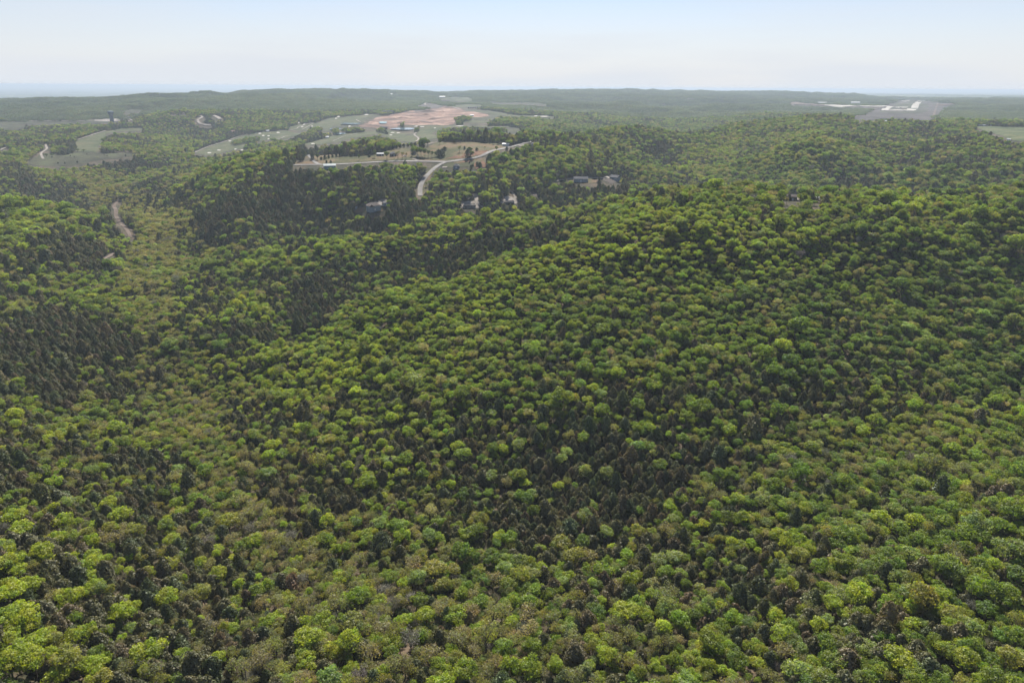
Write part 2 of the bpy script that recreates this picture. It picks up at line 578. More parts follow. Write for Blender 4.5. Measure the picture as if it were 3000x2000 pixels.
def strip(name, px, width, mat, off=0.5, clear_w=None, world=None, thick=0.0):
    """a road or track of even width laid along the relief"""
    c = cast(smooth_line(px))[:, :2] if world is None else smooth_line(world)
    # even steps
    seg = np.r_[0, np.cumsum(np.hypot(*np.diff(c, axis=0).T))]
    n = max(3, int(seg[-1] / 6.0)); n = min(n, 220)
    s = np.linspace(0, seg[-1], n)
    c = np.stack([np.interp(s, seg, c[:, 0]), np.interp(s, seg, c[:, 1])], 1)
    for _ in range(2):
        c[1:-1] = (c[:-2] + 2 * c[1:-1] + c[2:]) / 4
    t = np.gradient(c, axis=0); t /= np.maximum(np.hypot(t[:, 0], t[:, 1]), 1e-6)[:, None]
    nrm = np.stack([-t[:, 1], t[:, 0]], 1)
    D = np.median(np.hypot(c[:, 0], c[:, 1]))
    off = off * max(1.0, D / 1200.0)
    cols = 5
    V = []
    for k in range(cols):
        o = (k / (cols - 1) - 0.5) * width
        q = c + nrm * o
        V.append(np.column_stack([q, height(q[:, 0], q[:, 1]) + off + 0.06 * (1 - abs(2 * k / (cols - 1) - 1))]))
    V = np.array(V)             # cols, n, 3
    ii = np.arange(cols * n).reshape(cols, n)
    F = np.stack([ii[:-1, :-1], ii[:-1, 1:], ii[1:, 1:], ii[1:, :-1]], -1).reshape(-1, 4)[:, ::-1]
    me = mesh_np(name, V.reshape(-1, 3), F, [mat], smooth=True)
    cw = clear_w or width * 1.3
    L = c + nrm * cw / 2; Rr = c - nrm * cw / 2
    loop = np.vstack([L, Rr[::-1]])
    z = height(loop[:, 0], loop[:, 1])
    u, v = project(np.column_stack([loop, z]))
    CLEAR.append(np.column_stack([u, v]))
    o = tag(link_mesh(name, me), kind='structure')
    return o, c


def inside(px, py, poly):
    """vectorised even-odd test"""
    res = np.zeros(len(px), bool)
    x0, y0 = poly.min(0); x1, y1 = poly.max(0)
    m = (px > x0) & (px < x1) & (py > y0) & (py < y1)
    if not m.any(): return res
    X = px[m]; Y = py[m]; r = np.zeros(len(X), bool)
    a = poly; b = np.roll(poly, -1, 0)
    for (ax, ay), (bx, by) in zip(a, b):
        if ay == by: continue
        c = ((ay > Y) != (by > Y)) & (X < (bx - ax) * (Y - ay) / (by - ay) + ax)
        r ^= c
    res[m] = r
    return res


m_grass = ground_mat('pasture', [(0.3, (0.054, 0.0578, 0.0224)), (0.5, (0.0936, 0.0821, 0.0352)), (0.72, (0.144, 0.0942, 0.0544))], 0.02, 0.35)
m_fair = ground_mat('fairway_turf', [(0.3, (0.0431, 0.0544, 0.0201)), (0.5, (0.0647, 0.075, 0.029)), (0.75, (0.0949, 0.0881, 0.0446))], 0.022, 0.12)
m_rough = ground_mat('rough_grass', [(0.3, (0.0349, 0.036, 0.0185)), (0.55, (0.0559, 0.056, 0.0286)), (0.75, (0.0699, 0.0801, 0.0336))], 0.018, 0.1)
m_dirt = ground_mat('red_earth', [(0.12, (0.056, 0.04, 0.0317)), (0.35, (0.1176, 0.075, 0.0546)), (0.5, (0.1792, 0.108, 0.0792)), (0.64, (0.2352, 0.145, 0.1056)), (0.85, (0.3696, 0.27, 0.2024))], 0.009, 0.05, bump=0.6, bscale=0.05)
m_meadow = ground_mat('meadow_grass', [(0.3, (0.045, 0.062, 0.022)), (0.5, (0.07, 0.088, 0.032)), (0.75, (0.11, 0.11, 0.05))], 0.02, 0.2)
m_orange = ground_mat('orange_clay', [(0.3, (0.1162, 0.0605, 0.0326)), (0.6, (0.1953, 0.1023, 0.0605)), (0.8, (0.1395, 0.1162, 0.0605))], 0.06, 0.5)
m_cleared = ground_mat('cleared_land', [(0.3, (0.0393, 0.0339, 0.0268)), (0.5, (0.0678, 0.0554, 0.0464)), (0.75, (0.0929, 0.0786, 0.0678))], 0.006, 0.05)
m_gravel = ground_mat('pale_gravel', [(0.3, (0.1868, 0.1609, 0.1349)), (0.6, (0.2699, 0.2387, 0.2024)), (0.8, (0.3217, 0.2958, 0.2595))], 0.1, 1.2)
m_asph = ground_mat('worn_asphalt', [(0.3, (0.1824, 0.171, 0.1558)), (0.6, (0.2356, 0.2204, 0.2014)), (0.8, (0.2888, 0.2698, 0.247))], 0.05, 1.0)
m_track = ground_mat('dirt_track', [(0.3, (0.0858, 0.0594, 0.0429)), (0.55, (0.1386, 0.1056, 0.0825)), (0.8, (0.1815, 0.1551, 0.132))], 0.06, 0.6)
m_conc = ground_mat('runway_concrete', [(0.3, (0.3315, 0.3049, 0.2652)), (0.6, (0.3978, 0.3712, 0.3249)), (0.8, (0.4509, 0.4244, 0.3779))], 0.01, 0.15, bump=0)
m_sand = ground_mat('bunker_sand', [(0.3, (0.359, 0.3373, 0.2829)), (0.7, (0.4352, 0.4134, 0.359))], 0.05, 0.5)
m_water, _n, _l = new_mat('pond_water')
_o = _n.new('ShaderNodeOutputMaterial'); _b = _n.new('ShaderNodeBsdfPrincipled')
_b.inputs['Base Color'].default_value = (0.09, 0.15, 0.19, 1); _b.inputs['Roughness'].default_value = 0.12
_t = noise_node(_n, _l, 0.35, 3); _bp = _n.new('ShaderNodeBump'); _bp.inputs['Strength'].default_value = 0.15
_g = _n.new('ShaderNodeNewGeometry'); _l.new(_g.outputs['Position'], _t.inputs['Vector'])
_l.new(_t.outputs[0], _bp.inputs['Height']); _l.new(_bp.outputs[0], _b.inputs['Normal']); _l.new(_b.outputs[0], _o.inputs[0])
m_teal, _n, _l = new_mat('pit_water')
_o = _n.new('ShaderNodeOutputMaterial'); _b = _n.new('ShaderNodeBsdfPrincipled')
_b.inputs['Base Color'].default_value = (0.07, 0.17, 0.16, 1); _b.inputs['Roughness'].default_value = 0.3
_l.new(_b.outputs[0], _o.inputs[0])

# ---- pastures on the near ridge
patch('pasture', c3((1000,745),(1090,700),(1300,690),(1700,700),(1860,722),(1885,765),(1720,805),(1620,852),(1500,886),(1200,916),(880,906),(900,860),(870,800)), m_grass)
patch('pasture', c3((-560,940),(-300,900),(0,870),(200,845),(400,825),(600,775),(780,775),(860,870),(820,905),(560,905),(340,915),(0,940),(-250,950)), m_grass)
patch('pasture', c2((1400,850),(1560,840),(1780,830),(1700,860),(1560,900),(1420,890)), m_grass)
patch('pasture', c3((1300,922),(1600,880),(1650,930),(1640,965),(1530,985),(1380,975),(1240,985),(1165,985),(1200,940)), m_grass, off=0.3)
patch('clay_patch', c3((1300,925),(1500,905),(1500,918),(1330,935)), m_orange, off=0.6)
patch('clay_patch', c3((1525,945),(1560,925),(1575,990),(1540,1000)), m_orange, off=0.6)
patch('clay_patch', c3((1600,925),(1640,915),(1665,960),(1630,985)), m_orange, off=0.6)
patch('verge', c3((875,1295),(890,1180),(930,1080),(1020,1000),(1150,930),(1110,990),(1060,1050),(1010,1150),(990,1200),(1000,1260),(960,1295)), m_grass, off=0.3)
patch('clay_patch', c3((1180,890),(1450,868),(1620,838),(1700,800),(1640,800),(1500,850),(1300,880)), m_orange, off=0.55)
# ---- house yards and building pads
patch('yard', c2((1860,1480),(1950,1450),(2050,1410),(2180,1350),(2240,1345),(2235,1380),(2210,1430),(2195,1488),(2050,1492),(1900,1508)), m_grass)
patch('driveway', c2((2120,1400),(2180,1352),(2238,1348),(2230,1375),(2195,1400),(2180,1425),(2150,1425)), m_gravel, off=0.6)
patch('yard', c4((330,900),(420,882),(550,880),(640,915),(560,935),(500,940),(420,925)), m_grass)
patch('yard', c4((640,885),(700,872),(760,865),(830,880),(835,905),(760,940),(700,915)), m_cleared)
patch('driveway', c4((645,880),(700,872),(760,868),(780,880),(720,890),(660,890)), m_gravel, off=0.6)
patch('yard', c2((1480,955),(1530,955),(1660,960),(1680,1000),(1640,1010),(1520,1000),(1480,985)), m_grass)
patch('yard', c2((1180,855),(1250,870),(1330,848),(1350,842),(1330,870),(1260,880),(1200,878)), m_grass)
patch('building_pad', c3((1372,1390),(1420,1378),(1560,1370),(1590,1410),(1625,1440),(1500,1448),(1400,1435)), m_gravel)
patch('driveway', c3((1498,1290),(1558,1290),(1572,1340),(1575,1400),(1540,1395),(1525,1340)), m_gravel, off=0.6)
patch('building_pad', c3((1828,1385),(1850,1350),(1880,1320),(1960,1325),(2000,1350),(2060,1385),(1990,1398),(1870,1402)), m_gravel)
patch('driveway', c3((1912,1248),(1950,1250),(1990,1295),(2010,1345),(1985,1345),(1960,1290)), m_gravel, off=0.6)
patch('driveway', c3((1912,1246),(1960,1232),(2035,1228),(2030,1240),(1960,1248)), m_track, off=0.6)
patch('building_pad', c3((2135,1255),(2180,1262),(2275,1290),(2275,1310),(2220,1308),(2170,1280)), m_track)
patch('yard', c5((145,1120),(200,1112),(290,1122),(285,1150),(200,1152),(150,1148)), m_gravel)
patch('yard', c5((405,1130),(450,1126),(485,1145),(450,1160),(415,1152)), m_track)
# ---- roads
road, road_c = strip('road', c3((908,1312),(902,1250),(912,1190),(950,1115),(1010,1050),(1075,990),(1140,945),(1195,925)), 7.2, m_asph, 0.7, 13)
strip('road', c3((1210,922),(1100,918),(900,915),(720,912),(500,918),(300,930),(100,942),(-150,952),(-440,955),(-590,960)), 6.2, m_asph, 0.75, 11)
strip('road', c2((1530,958),(1470,952),(1420,925),(1385,880),(1345,840)), 6.2, m_asph, 0.75, 11)
strip('road', c3((1195,924),(1300,908),(1500,884),(1620,848),(1720,800),(1860,768),(1990,738),(2120,702),(2240,680)), 6.5, m_asph, 0.7, 12)
strip('driveway', c3((900,913),(860,898),(820,884)), 4.5, m_gravel, 0.8)
strip('driveway', c3((1160,985),(1190,982),(1215,982)), 4.5, m_gravel, 0.8)
strip('driveway', c3((1000,720),(1040,705),(1100,696)), 4.5, m_gravel, 0.8)
strip('driveway', c3((2040,738),(2090,735),(2120,728)), 8, m_gravel, 0.8)
strip('driveway', c4((240,915),(300,902),(350,893),(420,890)), 4.5, m_gravel, 0.8)
strip('driveway', c4((540,884),(600,884),(650,886)), 4.5, m_gravel, 0.8)
strip('dirt_track', c1((1095,1155),(1045,1200),(1065,1240),(1068,1300),(1105,1350),(1150,1400),(1240,1442)), 6, m_track, 0.6, 12)
strip('dirt_track', c1((1110,1365),(1170,1430),(1200,1492)), 5, m_track, 0.6, 12)
strip('dirt_track', [(302,760),(318,752),(338,742)], 3.5, m_track, 0.6, 6)
# ---- left country
patch('pasture', c1((260,820),(330,760),(400,722),(600,738),(700,716),(950,718),(1200,716),(1212,745),(1100,765),(900,785),(720,825),(500,838)), m_rough)
patch('fairway', c1((680,660),(720,600),(820,565),(980,516),(1060,512),(960,560),(915,640),(900,700),(850,712),(700,700)), m_fair)
patch('fairway', c1((1060,505),(1150,492),(1300,490),(1290,512),(1180,518),(1080,520)), m_fair)
patch('pasture', c1((20,430),(300,425),(700,418),(1000,408),(1000,440),(700,445),(400,452),(100,460),(20,455)), m_rough)
patch('pasture', c1((0,465),(120,462),(230,465),(200,490),(60,495),(0,492)), m_rough)
patch('tower_yard', c1((860,422),(950,408),(1020,402),(1080,404),(1110,420),(1060,430),(960,430)), m_gravel, off=0.7)
strip('track', c1((60,434),(300,428),(580,424),(860,424)), 7, m_gravel, 0.9, 12)
strip('track', c1((1130,440),(1200,424),(1205,414),(1150,398),(1180,390),(1225,388)), 6, m_gravel, 0.9, 12)
strip('track', c1((1825,378),(1860,384),(1850,398),(1818,415),(1825,438),(1860,456),(1940,466)), 8, m_gravel, 0.9, 20)
strip('track', c1((1960,374),(1995,388),(2025,408)), 14, m_gravel, 0.9, 30)
strip('track', c1((1490,364),(1600,358),(1710,354)), 9, m_track, 0.9, 25)
strip('driveway', c1((400,775),(378,735),(385,715),(430,682),(418,640)), 5, m_gravel, 0.8, 12)
strip('driveway', c1((0,695),(60,668),(160,655),(300,640)), 5, m_gravel, 0.8, 12)
strip('driveway', c1((710,600),(800,572),(860,550),(980,514)), 4, m_gravel, 1.0, 8)
# ---- golf course
patch('fairway', c2((60,812),(200,742),(400,682),(560,632),(800,588),(1050,562),(1230,590),(1300,602),(1150,635),(1050,655),(800,682),(640,712),(760,700),(700,745),(600,768),(420,800),(250,845),(100,832)), m_fair)
patch('fairway', c2((1120,532),(1200,502),(1450,470),(1600,425),(1750,408),(1900,392),(2050,372),(2090,385),(1960,430),(1900,480),(1640,495),(1600,530),(1400,552),(1200,562)), m_fair)
patch('rough', c2((1450,470),(1600,425),(2080,375),(2200,410),(2000,440),(1980,500),(1700,530),(1720,560),(1560,575),(1450,560),(1640,495),(1500,480)), m_rough, off=0.25)
patch('fairway', c2((1300,722),(1550,645),(1750,602),(2000,580),(2200,548),(2352,575),(2352,600),(2150,600),(1900,645),(1600,702),(1400,725)), m_fair)
patch('fairway', c3((440,600),(560,572),(700,588),(850,610),(885,650),(850,690),(720,692),(600,660),(500,625)), m_fair)
patch('fairway', c3((870,600),(930,540),(1070,520),(1150,530),(1060,580),(1040,600),(1115,640),(1000,662),(910,640)), m_fair)
patch('rough', c3((1070,545),(1200,522),(1500,520),(1900,522),(2050,545),(2040,580),(1900,590),(1700,535),(1400,540),(1250,560),(1150,590),(1100,580)), m_rough, off=0.25)
patch('fairway', c3((900,508),(1200,505),(1600,512),(1900,512),(1900,524),(1500,524),(1000,530)), m_fair, off=0.5)
patch('fairway', c3((1270,290),(1320,268),(1500,262),(1640,270),(1600,285),(1450,292)), m_fair)
patch('fairway', c3((1100,180),(1300,176),(1480,190),(1520,215),(1380,225),(1250,220),(1150,200)), m_fair)
patch('fairway', c3((1640,232),(1800,235),(2050,240),(2280,248),(2352,260),(2352,268),(2200,255),(1900,248)), m_fair)
patch('fairway', c3((1700,355),(1900,375),(2100,388),(2352,395),(2352,412),(2100,408),(1900,395),(1720,368)), m_fair)
patch('fairway', c3((1380,455),(1500,445),(1640,450),(1690,462),(1600,475),(1450,470)), m_fair)
patch('rough', c3((1350,330),(1500,318),(1700,335),(1850,350),(1900,375),(1800,400),(1700,440),(1500,440),(1380,430),(1350,400)), m_rough, off=0.25)
patch('fairway', c4((0,318),(200,318),(215,332),(0,332)), m_fair)
for k, b in enumerate([(320,790,34),(210,820,34),(510,778,22),(445,685,26),(790,598,28),(830,622,24),(890,626,20),(1000,588,28),(890,662,18),(585,790,26),(1300,495,22),(1275,520,22),(1562,640,26),(1400,715,34),(1695,405,26),(1665,425,24),(1820,515,26),(1240,473,14),(1470,520,16),(1390,515,14),(2015,382,34)]):
    x, y, r = b
    r *= .7
    patch('sand_bunker', c2((x - r, y + 3), (x - r * .4, y - 5), (x + r * .5, y - 4), (x + r, y + 1), (x + r * .3, y + 6), (x - r * .5, y + 7)), m_sand, off=0.9, cells=5)
for x, y, r in [(590,588,24),(655,592,22),(570,615,18),(860,516,26),(930,520,26),(1360,512,48),(1395,532,10),(1075,536,14)]:
    patch('sand_bunker', c3((x - r, y + 2), (x - r * .4, y - 4), (x + r * .5, y - 4), (x + r, y + 1), (x + r * .3, y + 5), (x - r * .5, y + 5)), m_sand, off=0.9, cells=5)
for x, y, r in [(140,322,40),(60,318,16)]:
    patch('sand_bunker', c4((x - r, y + 3), (x - r * .4, y - 3), (x + r * .5, y - 3), (x + r, y + 1), (x, y + 5)), m_sand, off=0.9, cells=5)
strip('cart_path', c2((30,825),(80,800),(210,745),(390,690),(560,628),(700,596)), 4, m_gravel, 1.0, 8)
strip('cart_path', c2((1140,560),(1210,545),(1240,522),(1350,485),(1460,462)), 4, m_gravel, 1.0, 8)
strip('cart_path', c2((1270,555),(1330,525),(1400,485)), 4, m_gravel, 1.0, 8)
strip('cart_path', c2((980,670),(1040,652),(1080,632),(1150,625)), 4, m_gravel, 1.0, 8)
strip('cart_path', c2((1620,690),(1700,655),(1760,630),(1900,600)), 4, m_gravel, 1.0, 8)
strip('cart_path', c3((855,690),(885,670),(880,645),(850,625),(838,605),(865,585)), 5, m_gravel, 1.0, 10)
strip('cart_path', c2((1895,440),(1920,455),(1945,468)), 5, m_gravel, 1.0, 10)
# ---- quarry-like building site
patch('building_site', c3((200,512),(300,470),(430,405),(560,380),(700,358),(830,310),(900,262),(1000,246),(1200,284),(1350,298),(1400,330),(1600,358),(1700,398),(1500,410),(1330,440),(1280,488),(1100,500),(700,500),(610,545),(540,545),(400,535)), m_dirt, cells=40)
patch('rough', c3((830,310),(900,262),(1000,246),(1180,290),(1000,320),(860,345)), m_cleared, off=0.6)
patch('pond', c3((560,550),(640,535),(740,528),(830,532),(835,546),(800,560),(660,562)), m_water, off=0.8, flat=True)
patch('pond', c2((1715,492),(1800,476),(1900,472),(1965,474),(1900,495),(1780,500)), m_water, off=0.8, flat=True)
patch('pond', c2((1588,556),(1650,538),(1725,534),(1700,552),(1630,565)), m_water, off=0.8, flat=True)
patch('pond', c2((1635,606),(1700,592),(1790,588),(1750,606),(1680,618)), m_water, off=0.8, flat=True)
patch('pond', c3((435,470),(470,452),(515,455),(525,475),(500,488),(450,488)), m_teal, off=0.8, flat=True)
strip('haul_road', c3((960,270),(965,255),(1000,244),(1040,242)), 9, m_gravel, 1.2, 14)
strip('haul_road', c3((960,270),(1000,280),(1150,286),(1280,298),(1360,325)), 9, m_gravel, 1.2, 14)
strip('haul_road', c3((210,500),(350,505),(460,515),(540,530)), 9, m_track, 1.2, 14)
strip('haul_road', c3((640,480),(700,462),(820,455),(930,460),(1050,480)), 9, m_track, 1.2, 14)
# ---- airfield
patch('cleared_land', c5((790,395),(900,350),(1000,315),(1000,295),(860,300),(880,285),(1080,282),(1180,240),(1300,232),(1440,232),(1560,255),(1720,262),(1640,290),(1620,340),(1540,370),(1500,412),(1400,415),(1200,395),(1000,410),(880,415)), m_cleared, cells=40)
patch('airfield_grass', c5((1020,335),(1120,300),(1200,245),(1290,240),(1440,240),(1480,300),(1440,345),(1300,355),(1100,350)), m_rough, off=0.5)
patch('runway', c5((1240,333),(1340,336),(1436,239),(1374,239)), m_conc, off=0.9, smooth=False)
patch('taxiway', c5((1040,328),(1100,328),(1125,308),(1195,297),(1285,298),(1290,293),(1100,290)), m_conc, off=0.85, smooth=False)
patch('taxiway', c5((1042,322),(1250,326),(1240,333),(1040,329)), m_conc, off=0.87, smooth=False)
patch('taxiway', c5((520,277),(860,284),(860,291),(520,284)), m_conc, off=0.85, smooth=False)
patch('taxiway', c5((860,286),(1100,290),(1100,294),(860,291)), m_conc, off=0.85, smooth=False)
patch('taxiway', c5((1225,240),(1300,240),(1300,244),(1225,244)), m_conc, off=0.85, smooth=False)
strip('track', c5((1098,280),(1140,262),(1190,243)), 9, m_track, 1.0, 12)
strip('track', c5((1512,410),(1530,350),(1550,290),(1562,262)), 9, m_track, 1.0, 12)
strip('track', c5((800,390),(900,352),(1010,310),(1050,295)), 8, m_track, 1.0, 12)
strip('track', c5((1560,285),(1650,278),(1720,266)), 9, m_orange, 1.0, 12)
patch('cleared_land', c5((195,255),(270,252),(380,265),(520,276),(520,284),(300,275),(200,268)), m_track, off=0.6)
patch('pasture', c5((1900,480),(2000,470),(2150,478),(2400,492),(2400,600),(2250,600),(2150,560),(2000,520)), m_meadow)
patch('rough', c5((600,560),(800,545),(880,560),(860,590),(700,590)), m_cleared, clear=False)
strip('driveway', c5((1680,472),(1760,486),(1815,482)), 6, m_gravel, 1.0, 10)
patch('rough', c1((1090,340),(1200,318),(1300,312),(1330,330),(1200,345)), m_rough)
#SPLIT_A
# ------------------------------------------------------------------ tree shapes
def rand_unit(n, rng):
    v = rng.normal(size=(n, 3))
    return v / np.linalg.norm(v, axis=1)[:, None]


def quads(cen, nrm, size, rng, asp=1.0, up=None):
    """bent four-sided leaf clumps at cen facing nrm"""
    n = len(cen)
    ref = rand_unit(n, rng) if up is None else np.tile(up, (n, 1)) + rng.normal(size=(n, 3)) * 0.25
    a = np.cross(nrm, ref); a /= np.maximum(np.linalg.norm(a, axis=1), 1e-6)[:, None]
    b = np.cross(nrm, a)
    s = (size * rng.uniform(0.6, 1.3, n))[:, None] * 0.5
    j = lambda: rng.uniform(0.65, 1.25, (n, 1))
    V = np.stack([cen - a * s * j() + nrm * s * 0.3, cen - b * s * asp * j(), cen + a * s * j() + nrm * s * 0.3, cen + b * s * asp * j()], 1)
    return V.reshape(-1, 3), np.arange(4 * n).reshape(n, 4)


def tube(p0, p1, r0, r1, k=5):
    p0 = np.array(p0, float); p1 = np.array(p1, float)
    d = p1 - p0; d /= max(np.linalg.norm(d), 1e-6)
    a = np.cross(d, [0.3, 0.8, 0.1]); a /= np.linalg.norm(a); b = np.cross(d, a)
    ang = np.arange(k) / k * 2 * math.pi
    c = np.cos(ang)[:, None] * a + np.sin(ang)[:, None] * b
    V = np.vstack([p0 + c * r0, p1 + c * r1])
    F = [(i, (i + 1) % k, k + (i + 1) % k, k + i) for i in range(k)]
    return V, np.array(F)


class Geo:
    def __init__(s): s.V = []; s.F = []; s.S = []; s.n = 0
    def add(s, V, F, shade):
        s.V.append(V); s.F.append(F + s.n); s.n += len(V)
        sh = np.asarray(shade, float)
        if sh.ndim == 1: sh = np.repeat(sh[:, None], 3, 1)
        s.S.append(sh)
    def mesh(s, name, mat):
        V = np.vstack(s.V); F = np.vstack(s.F); S = np.vstack(s.S)
        me = mesh_np(name, V, F, [mat])
        at = me.attributes.new('shade', 'FLOAT_COLOR', 'FACE')
        at.data.foreach_set('color', np.column_stack([S, np.ones(len(S))]).astype(np.float32).ravel())
        return me, V, F, S


def lobes(rng, n, R, H, z0):
    """sub-crowns packed into a dome"""
    L = []
    ex, ey = rng.uniform(.8, 1.25), rng.uniform(.8, 1.25); off = rng.normal(size=2) * R * .18
    for i in range(n):
        for _ in range(30):
            a = rng.uniform(0, 2 * math.pi); rr = R * 0.72 * math.sqrt(rng.uniform(0, 1))
            top = math.sqrt(max(0.0, 1 - (rr / R) ** 2))
            z = z0 + H * (0.25 + 0.6 * top * rng.uniform(0.45, 1.0))
            c = np.array([rr * math.cos(a) * ex, rr * math.sin(a) * ey, z]) + np.array([off[0], off[1], 0]) * (z - z0) / H
            r = R * rng.uniform(0.19, 0.38)
            if all(np.linalg.norm(c - q[0]) > 0.55 * (r + q[1]) for q in L): break
        L.append((c, r))
    return L


def broadleaf(name, seed, R=3.3, H=5.2, z0=3.6, nl=13, dens=125, size=0.46, fuzz=0.2, thin=1.0):
    rng = np.random.default_rng(seed)
    g = Geo(); L = lobes(rng, nl, R, H, z0)
    for c, r in L:
        n = int(dens * thin * (r / 1.1) ** 1.6)
        d = rand_unit(int(n * 1.5), rng)
        d = d[d[:, 2] > -0.55][:n]
        rad_ = r * (1 + rng.normal(size=len(d)) * fuzz)
        cen = c + d * rad_[:, None] * np.array([1, 1, 0.82])
        nr = d + rng.normal(size=d.shape) * 0.45; nr /= np.linalg.norm(nr, axis=1)[:, None]
        V, F = quads(cen, nr, size, rng)
        lob = rng.uniform(0.86, 1.14)
        sh = lob * rng.uniform(0.72, 1.28, len(d))
        tint = np.stack([sh * rng.uniform(0.9, 1.15), sh, sh * rng.uniform(0.85, 1.1)], 1)
        g.add(V, F, tint)
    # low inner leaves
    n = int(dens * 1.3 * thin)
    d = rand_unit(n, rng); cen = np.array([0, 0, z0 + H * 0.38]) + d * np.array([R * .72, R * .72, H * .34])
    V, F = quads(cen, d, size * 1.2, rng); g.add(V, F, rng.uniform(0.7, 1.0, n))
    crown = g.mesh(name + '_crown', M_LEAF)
    t = Geo(); top = np.array([0.0, 0.0, z0 + H * 0.45])
    lean = rng.normal(size=2) * 0.25
    V, F = tube((0, 0, -0.8), (lean[0], lean[1], z0), 0.24, 0.17, 6); t.add(V, F, np.ones(len(F)))
    V, F = tube((lean[0], lean[1], z0), top, 0.17, 0.08, 5); t.add(V, F, np.ones(len(F)))
    for c, r in L:
        f = rng.uniform(0.0, 0.5); st = np.array([lean[0], lean[1], z0 - 0.5]) * (1 - f) + top * f
        V, F = tube(st, c, 0.085, 0.035, 4); t.add(V, F, np.ones(len(F)))
        if thin < 0.8:
            for k in range(7):
                e = c + rand_unit(1, rng)[0] * r * np.array([1, 1, .9]); e[2] = max(e[2], c[2] - r * .2)
                V, F = tube(c, e, 0.03, 0.012, 3); t.add(V, F, np.ones(len(F)) * 1.3)
    trunk = t.mesh(name + '_trunk', M_BARK)
    return crown, trunk


def cedar(name, seed, R=1.85, H=7.2, z0=0.7, n=1400, size=0.40, blunt=0.62):
    rng = np.random.default_rng(seed)
    g = Geo()
    t = rng.uniform(0, 1, n) ** 0.85
    a = rng.uniform(0, 2 * math.pi, n)
    ph = rng.uniform(0, 6.28, 4); kk = rng.integers(2, 6, 4)
    wob = 1 + 0.24 * np.sin(kk[0] * a + ph[0] + 5 * t) + 0.20 * np.sin(kk[1] * a + ph[1] - 9 * t) + 0.08 * np.sin(3 * kk[2] * a + 14 * t)
    prof = np.where(t < 0.25, 0.72 + 0.28 * np.sin(t / 0.25 * math.pi / 2), np.maximum(1 - ((t - 0.25) / 0.75) ** 2.1, 0) ** blunt)
    rr = R * prof * wob * (1 - np.abs(rng.normal(size=n)) * 0.2)
    cen = np.stack([rr * np.cos(a), rr * np.sin(a), z0 + t * H + rng.normal(size=n) * 0.12], 1)
    nr = np.stack([np.cos(a), np.sin(a), np.full(n, 0.35)], 1) + rng.normal(size=(n, 3)) * 0.5
    nr /= np.linalg.norm(nr, axis=1)[:, None]
    V, F = quads(cen, nr, size, rng, 1.35, up=(0, 0, 1.0))
    sh = rng.uniform(0.65, 1.35, n)
    g.add(V, F, np.stack([sh * rng.uniform(0.95, 1.12, n), sh, sh], 1))
    crown = g.mesh(name + '_crown', M_CEDAR)
    tg = Geo(); V, F = tube((0, 0, -0.8), (0, 0, z0 + H * .8), 0.17, 0.04, 6); tg.add(V, F, np.ones(len(F)))
    return crown, tg.mesh(name + '_trunk', M_BARK)


def bare(name, seed, R=2.9, H=5.0, z0=3.0):
    rng = np.random.default_rng(seed)
    g = Geo(); t = Geo()
    V, F = tube((0, 0, -0.8), (0, 0, z0), 0.2, 0.15, 6); t.add(V, F, np.ones(len(F)))
    tips = []
    for i in range(9):
        a = i / 9 * 6.28 + rng.uniform(-.3, .3); r = R * rng.uniform(.3, .75)
        e = np.array([r * math.cos(a), r * math.sin(a), z0 + H * rng.uniform(.35, .75)])
        V, F = tube((0, 0, z0 - rng.uniform(0, .8)), e, 0.09, 0.04, 4); g.add(V, F, np.ones(len(F)))
        for k in range(8):
            e2 = e + rand_unit(1, rng)[0] * 1.3 * np.array([1, 1, .6]) + np.array([0, 0, .5])
            V, F = tube(e, e2, 0.04, 0.018, 3); g.add(V, F, np.ones(len(F)))
            for q in range(7):
                e3 = e2 + rand_unit(1, rng)[0] * 0.75 + np.array([0, 0, .3])
                V, F = tube(e2, e3, 0.022, 0.012, 3); g.add(V, F, rng.uniform(.8, 1.3, len(F)))
                tips.append(e3)
    tips = np.array(tips)
    V, F = quads(tips, rand_unit(len(tips), rng), 0.3, rng); g.add(V, F, rng.uniform(.8, 1.3, len(F)))
    return g.mesh(name + '_crown', M_TWIG), t.mesh(name + '_trunk', M_BARK)


SPEC = {
    'oak': [broadleaf('oak', 100 + i, R=3.2 + 0.25 * (i % 3), H=4.6 + 0.5 * (i % 4), nl=12 + (i * 5) % 11) for i in range(14)],
    'bud': [broadleaf('bud', 200 + i, R=3.1, H=5.4, z0=3.4, nl=12, dens=92, size=0.34, fuzz=0.3, thin=0.75) for i in range(5)],
    'ced': [cedar('cedar', 300 + i, R=1.7 + 0.13 * (i % 4), H=6.3 + 0.5 * (i % 3), blunt=0.5 + 0.09 * (i % 4)) for i in range(6)],
    'bar': [bare('bare', 400 + i) for i in range(2)],
}


def proto_collection(key, lst):
    c = bpy.data.collections.new('prototypes_' + key)       # never linked to the scene
    for i, (cr, tr) in enumerate(lst):
        _, Vc, Fc, Sc = cr; _, Vt, Ft, St = tr
        me = mesh_np(key + '_tree', np.vstack([Vc, Vt]), np.vstack([Fc, Ft + len(Vc)]), [cr[0].materials[0], M_BARK], np.r_[np.zeros(len(Fc)), np.ones(len(Ft))])
        at = me.attributes.new('shade', 'FLOAT_COLOR', 'FACE')
        S = np.vstack([Sc, St]); at.data.foreach_set('color', np.column_stack([S, np.ones(len(S))]).astype(np.float32).ravel())
        c.objects.link(bpy.data.objects.new(key + '_tree', me))
    return c


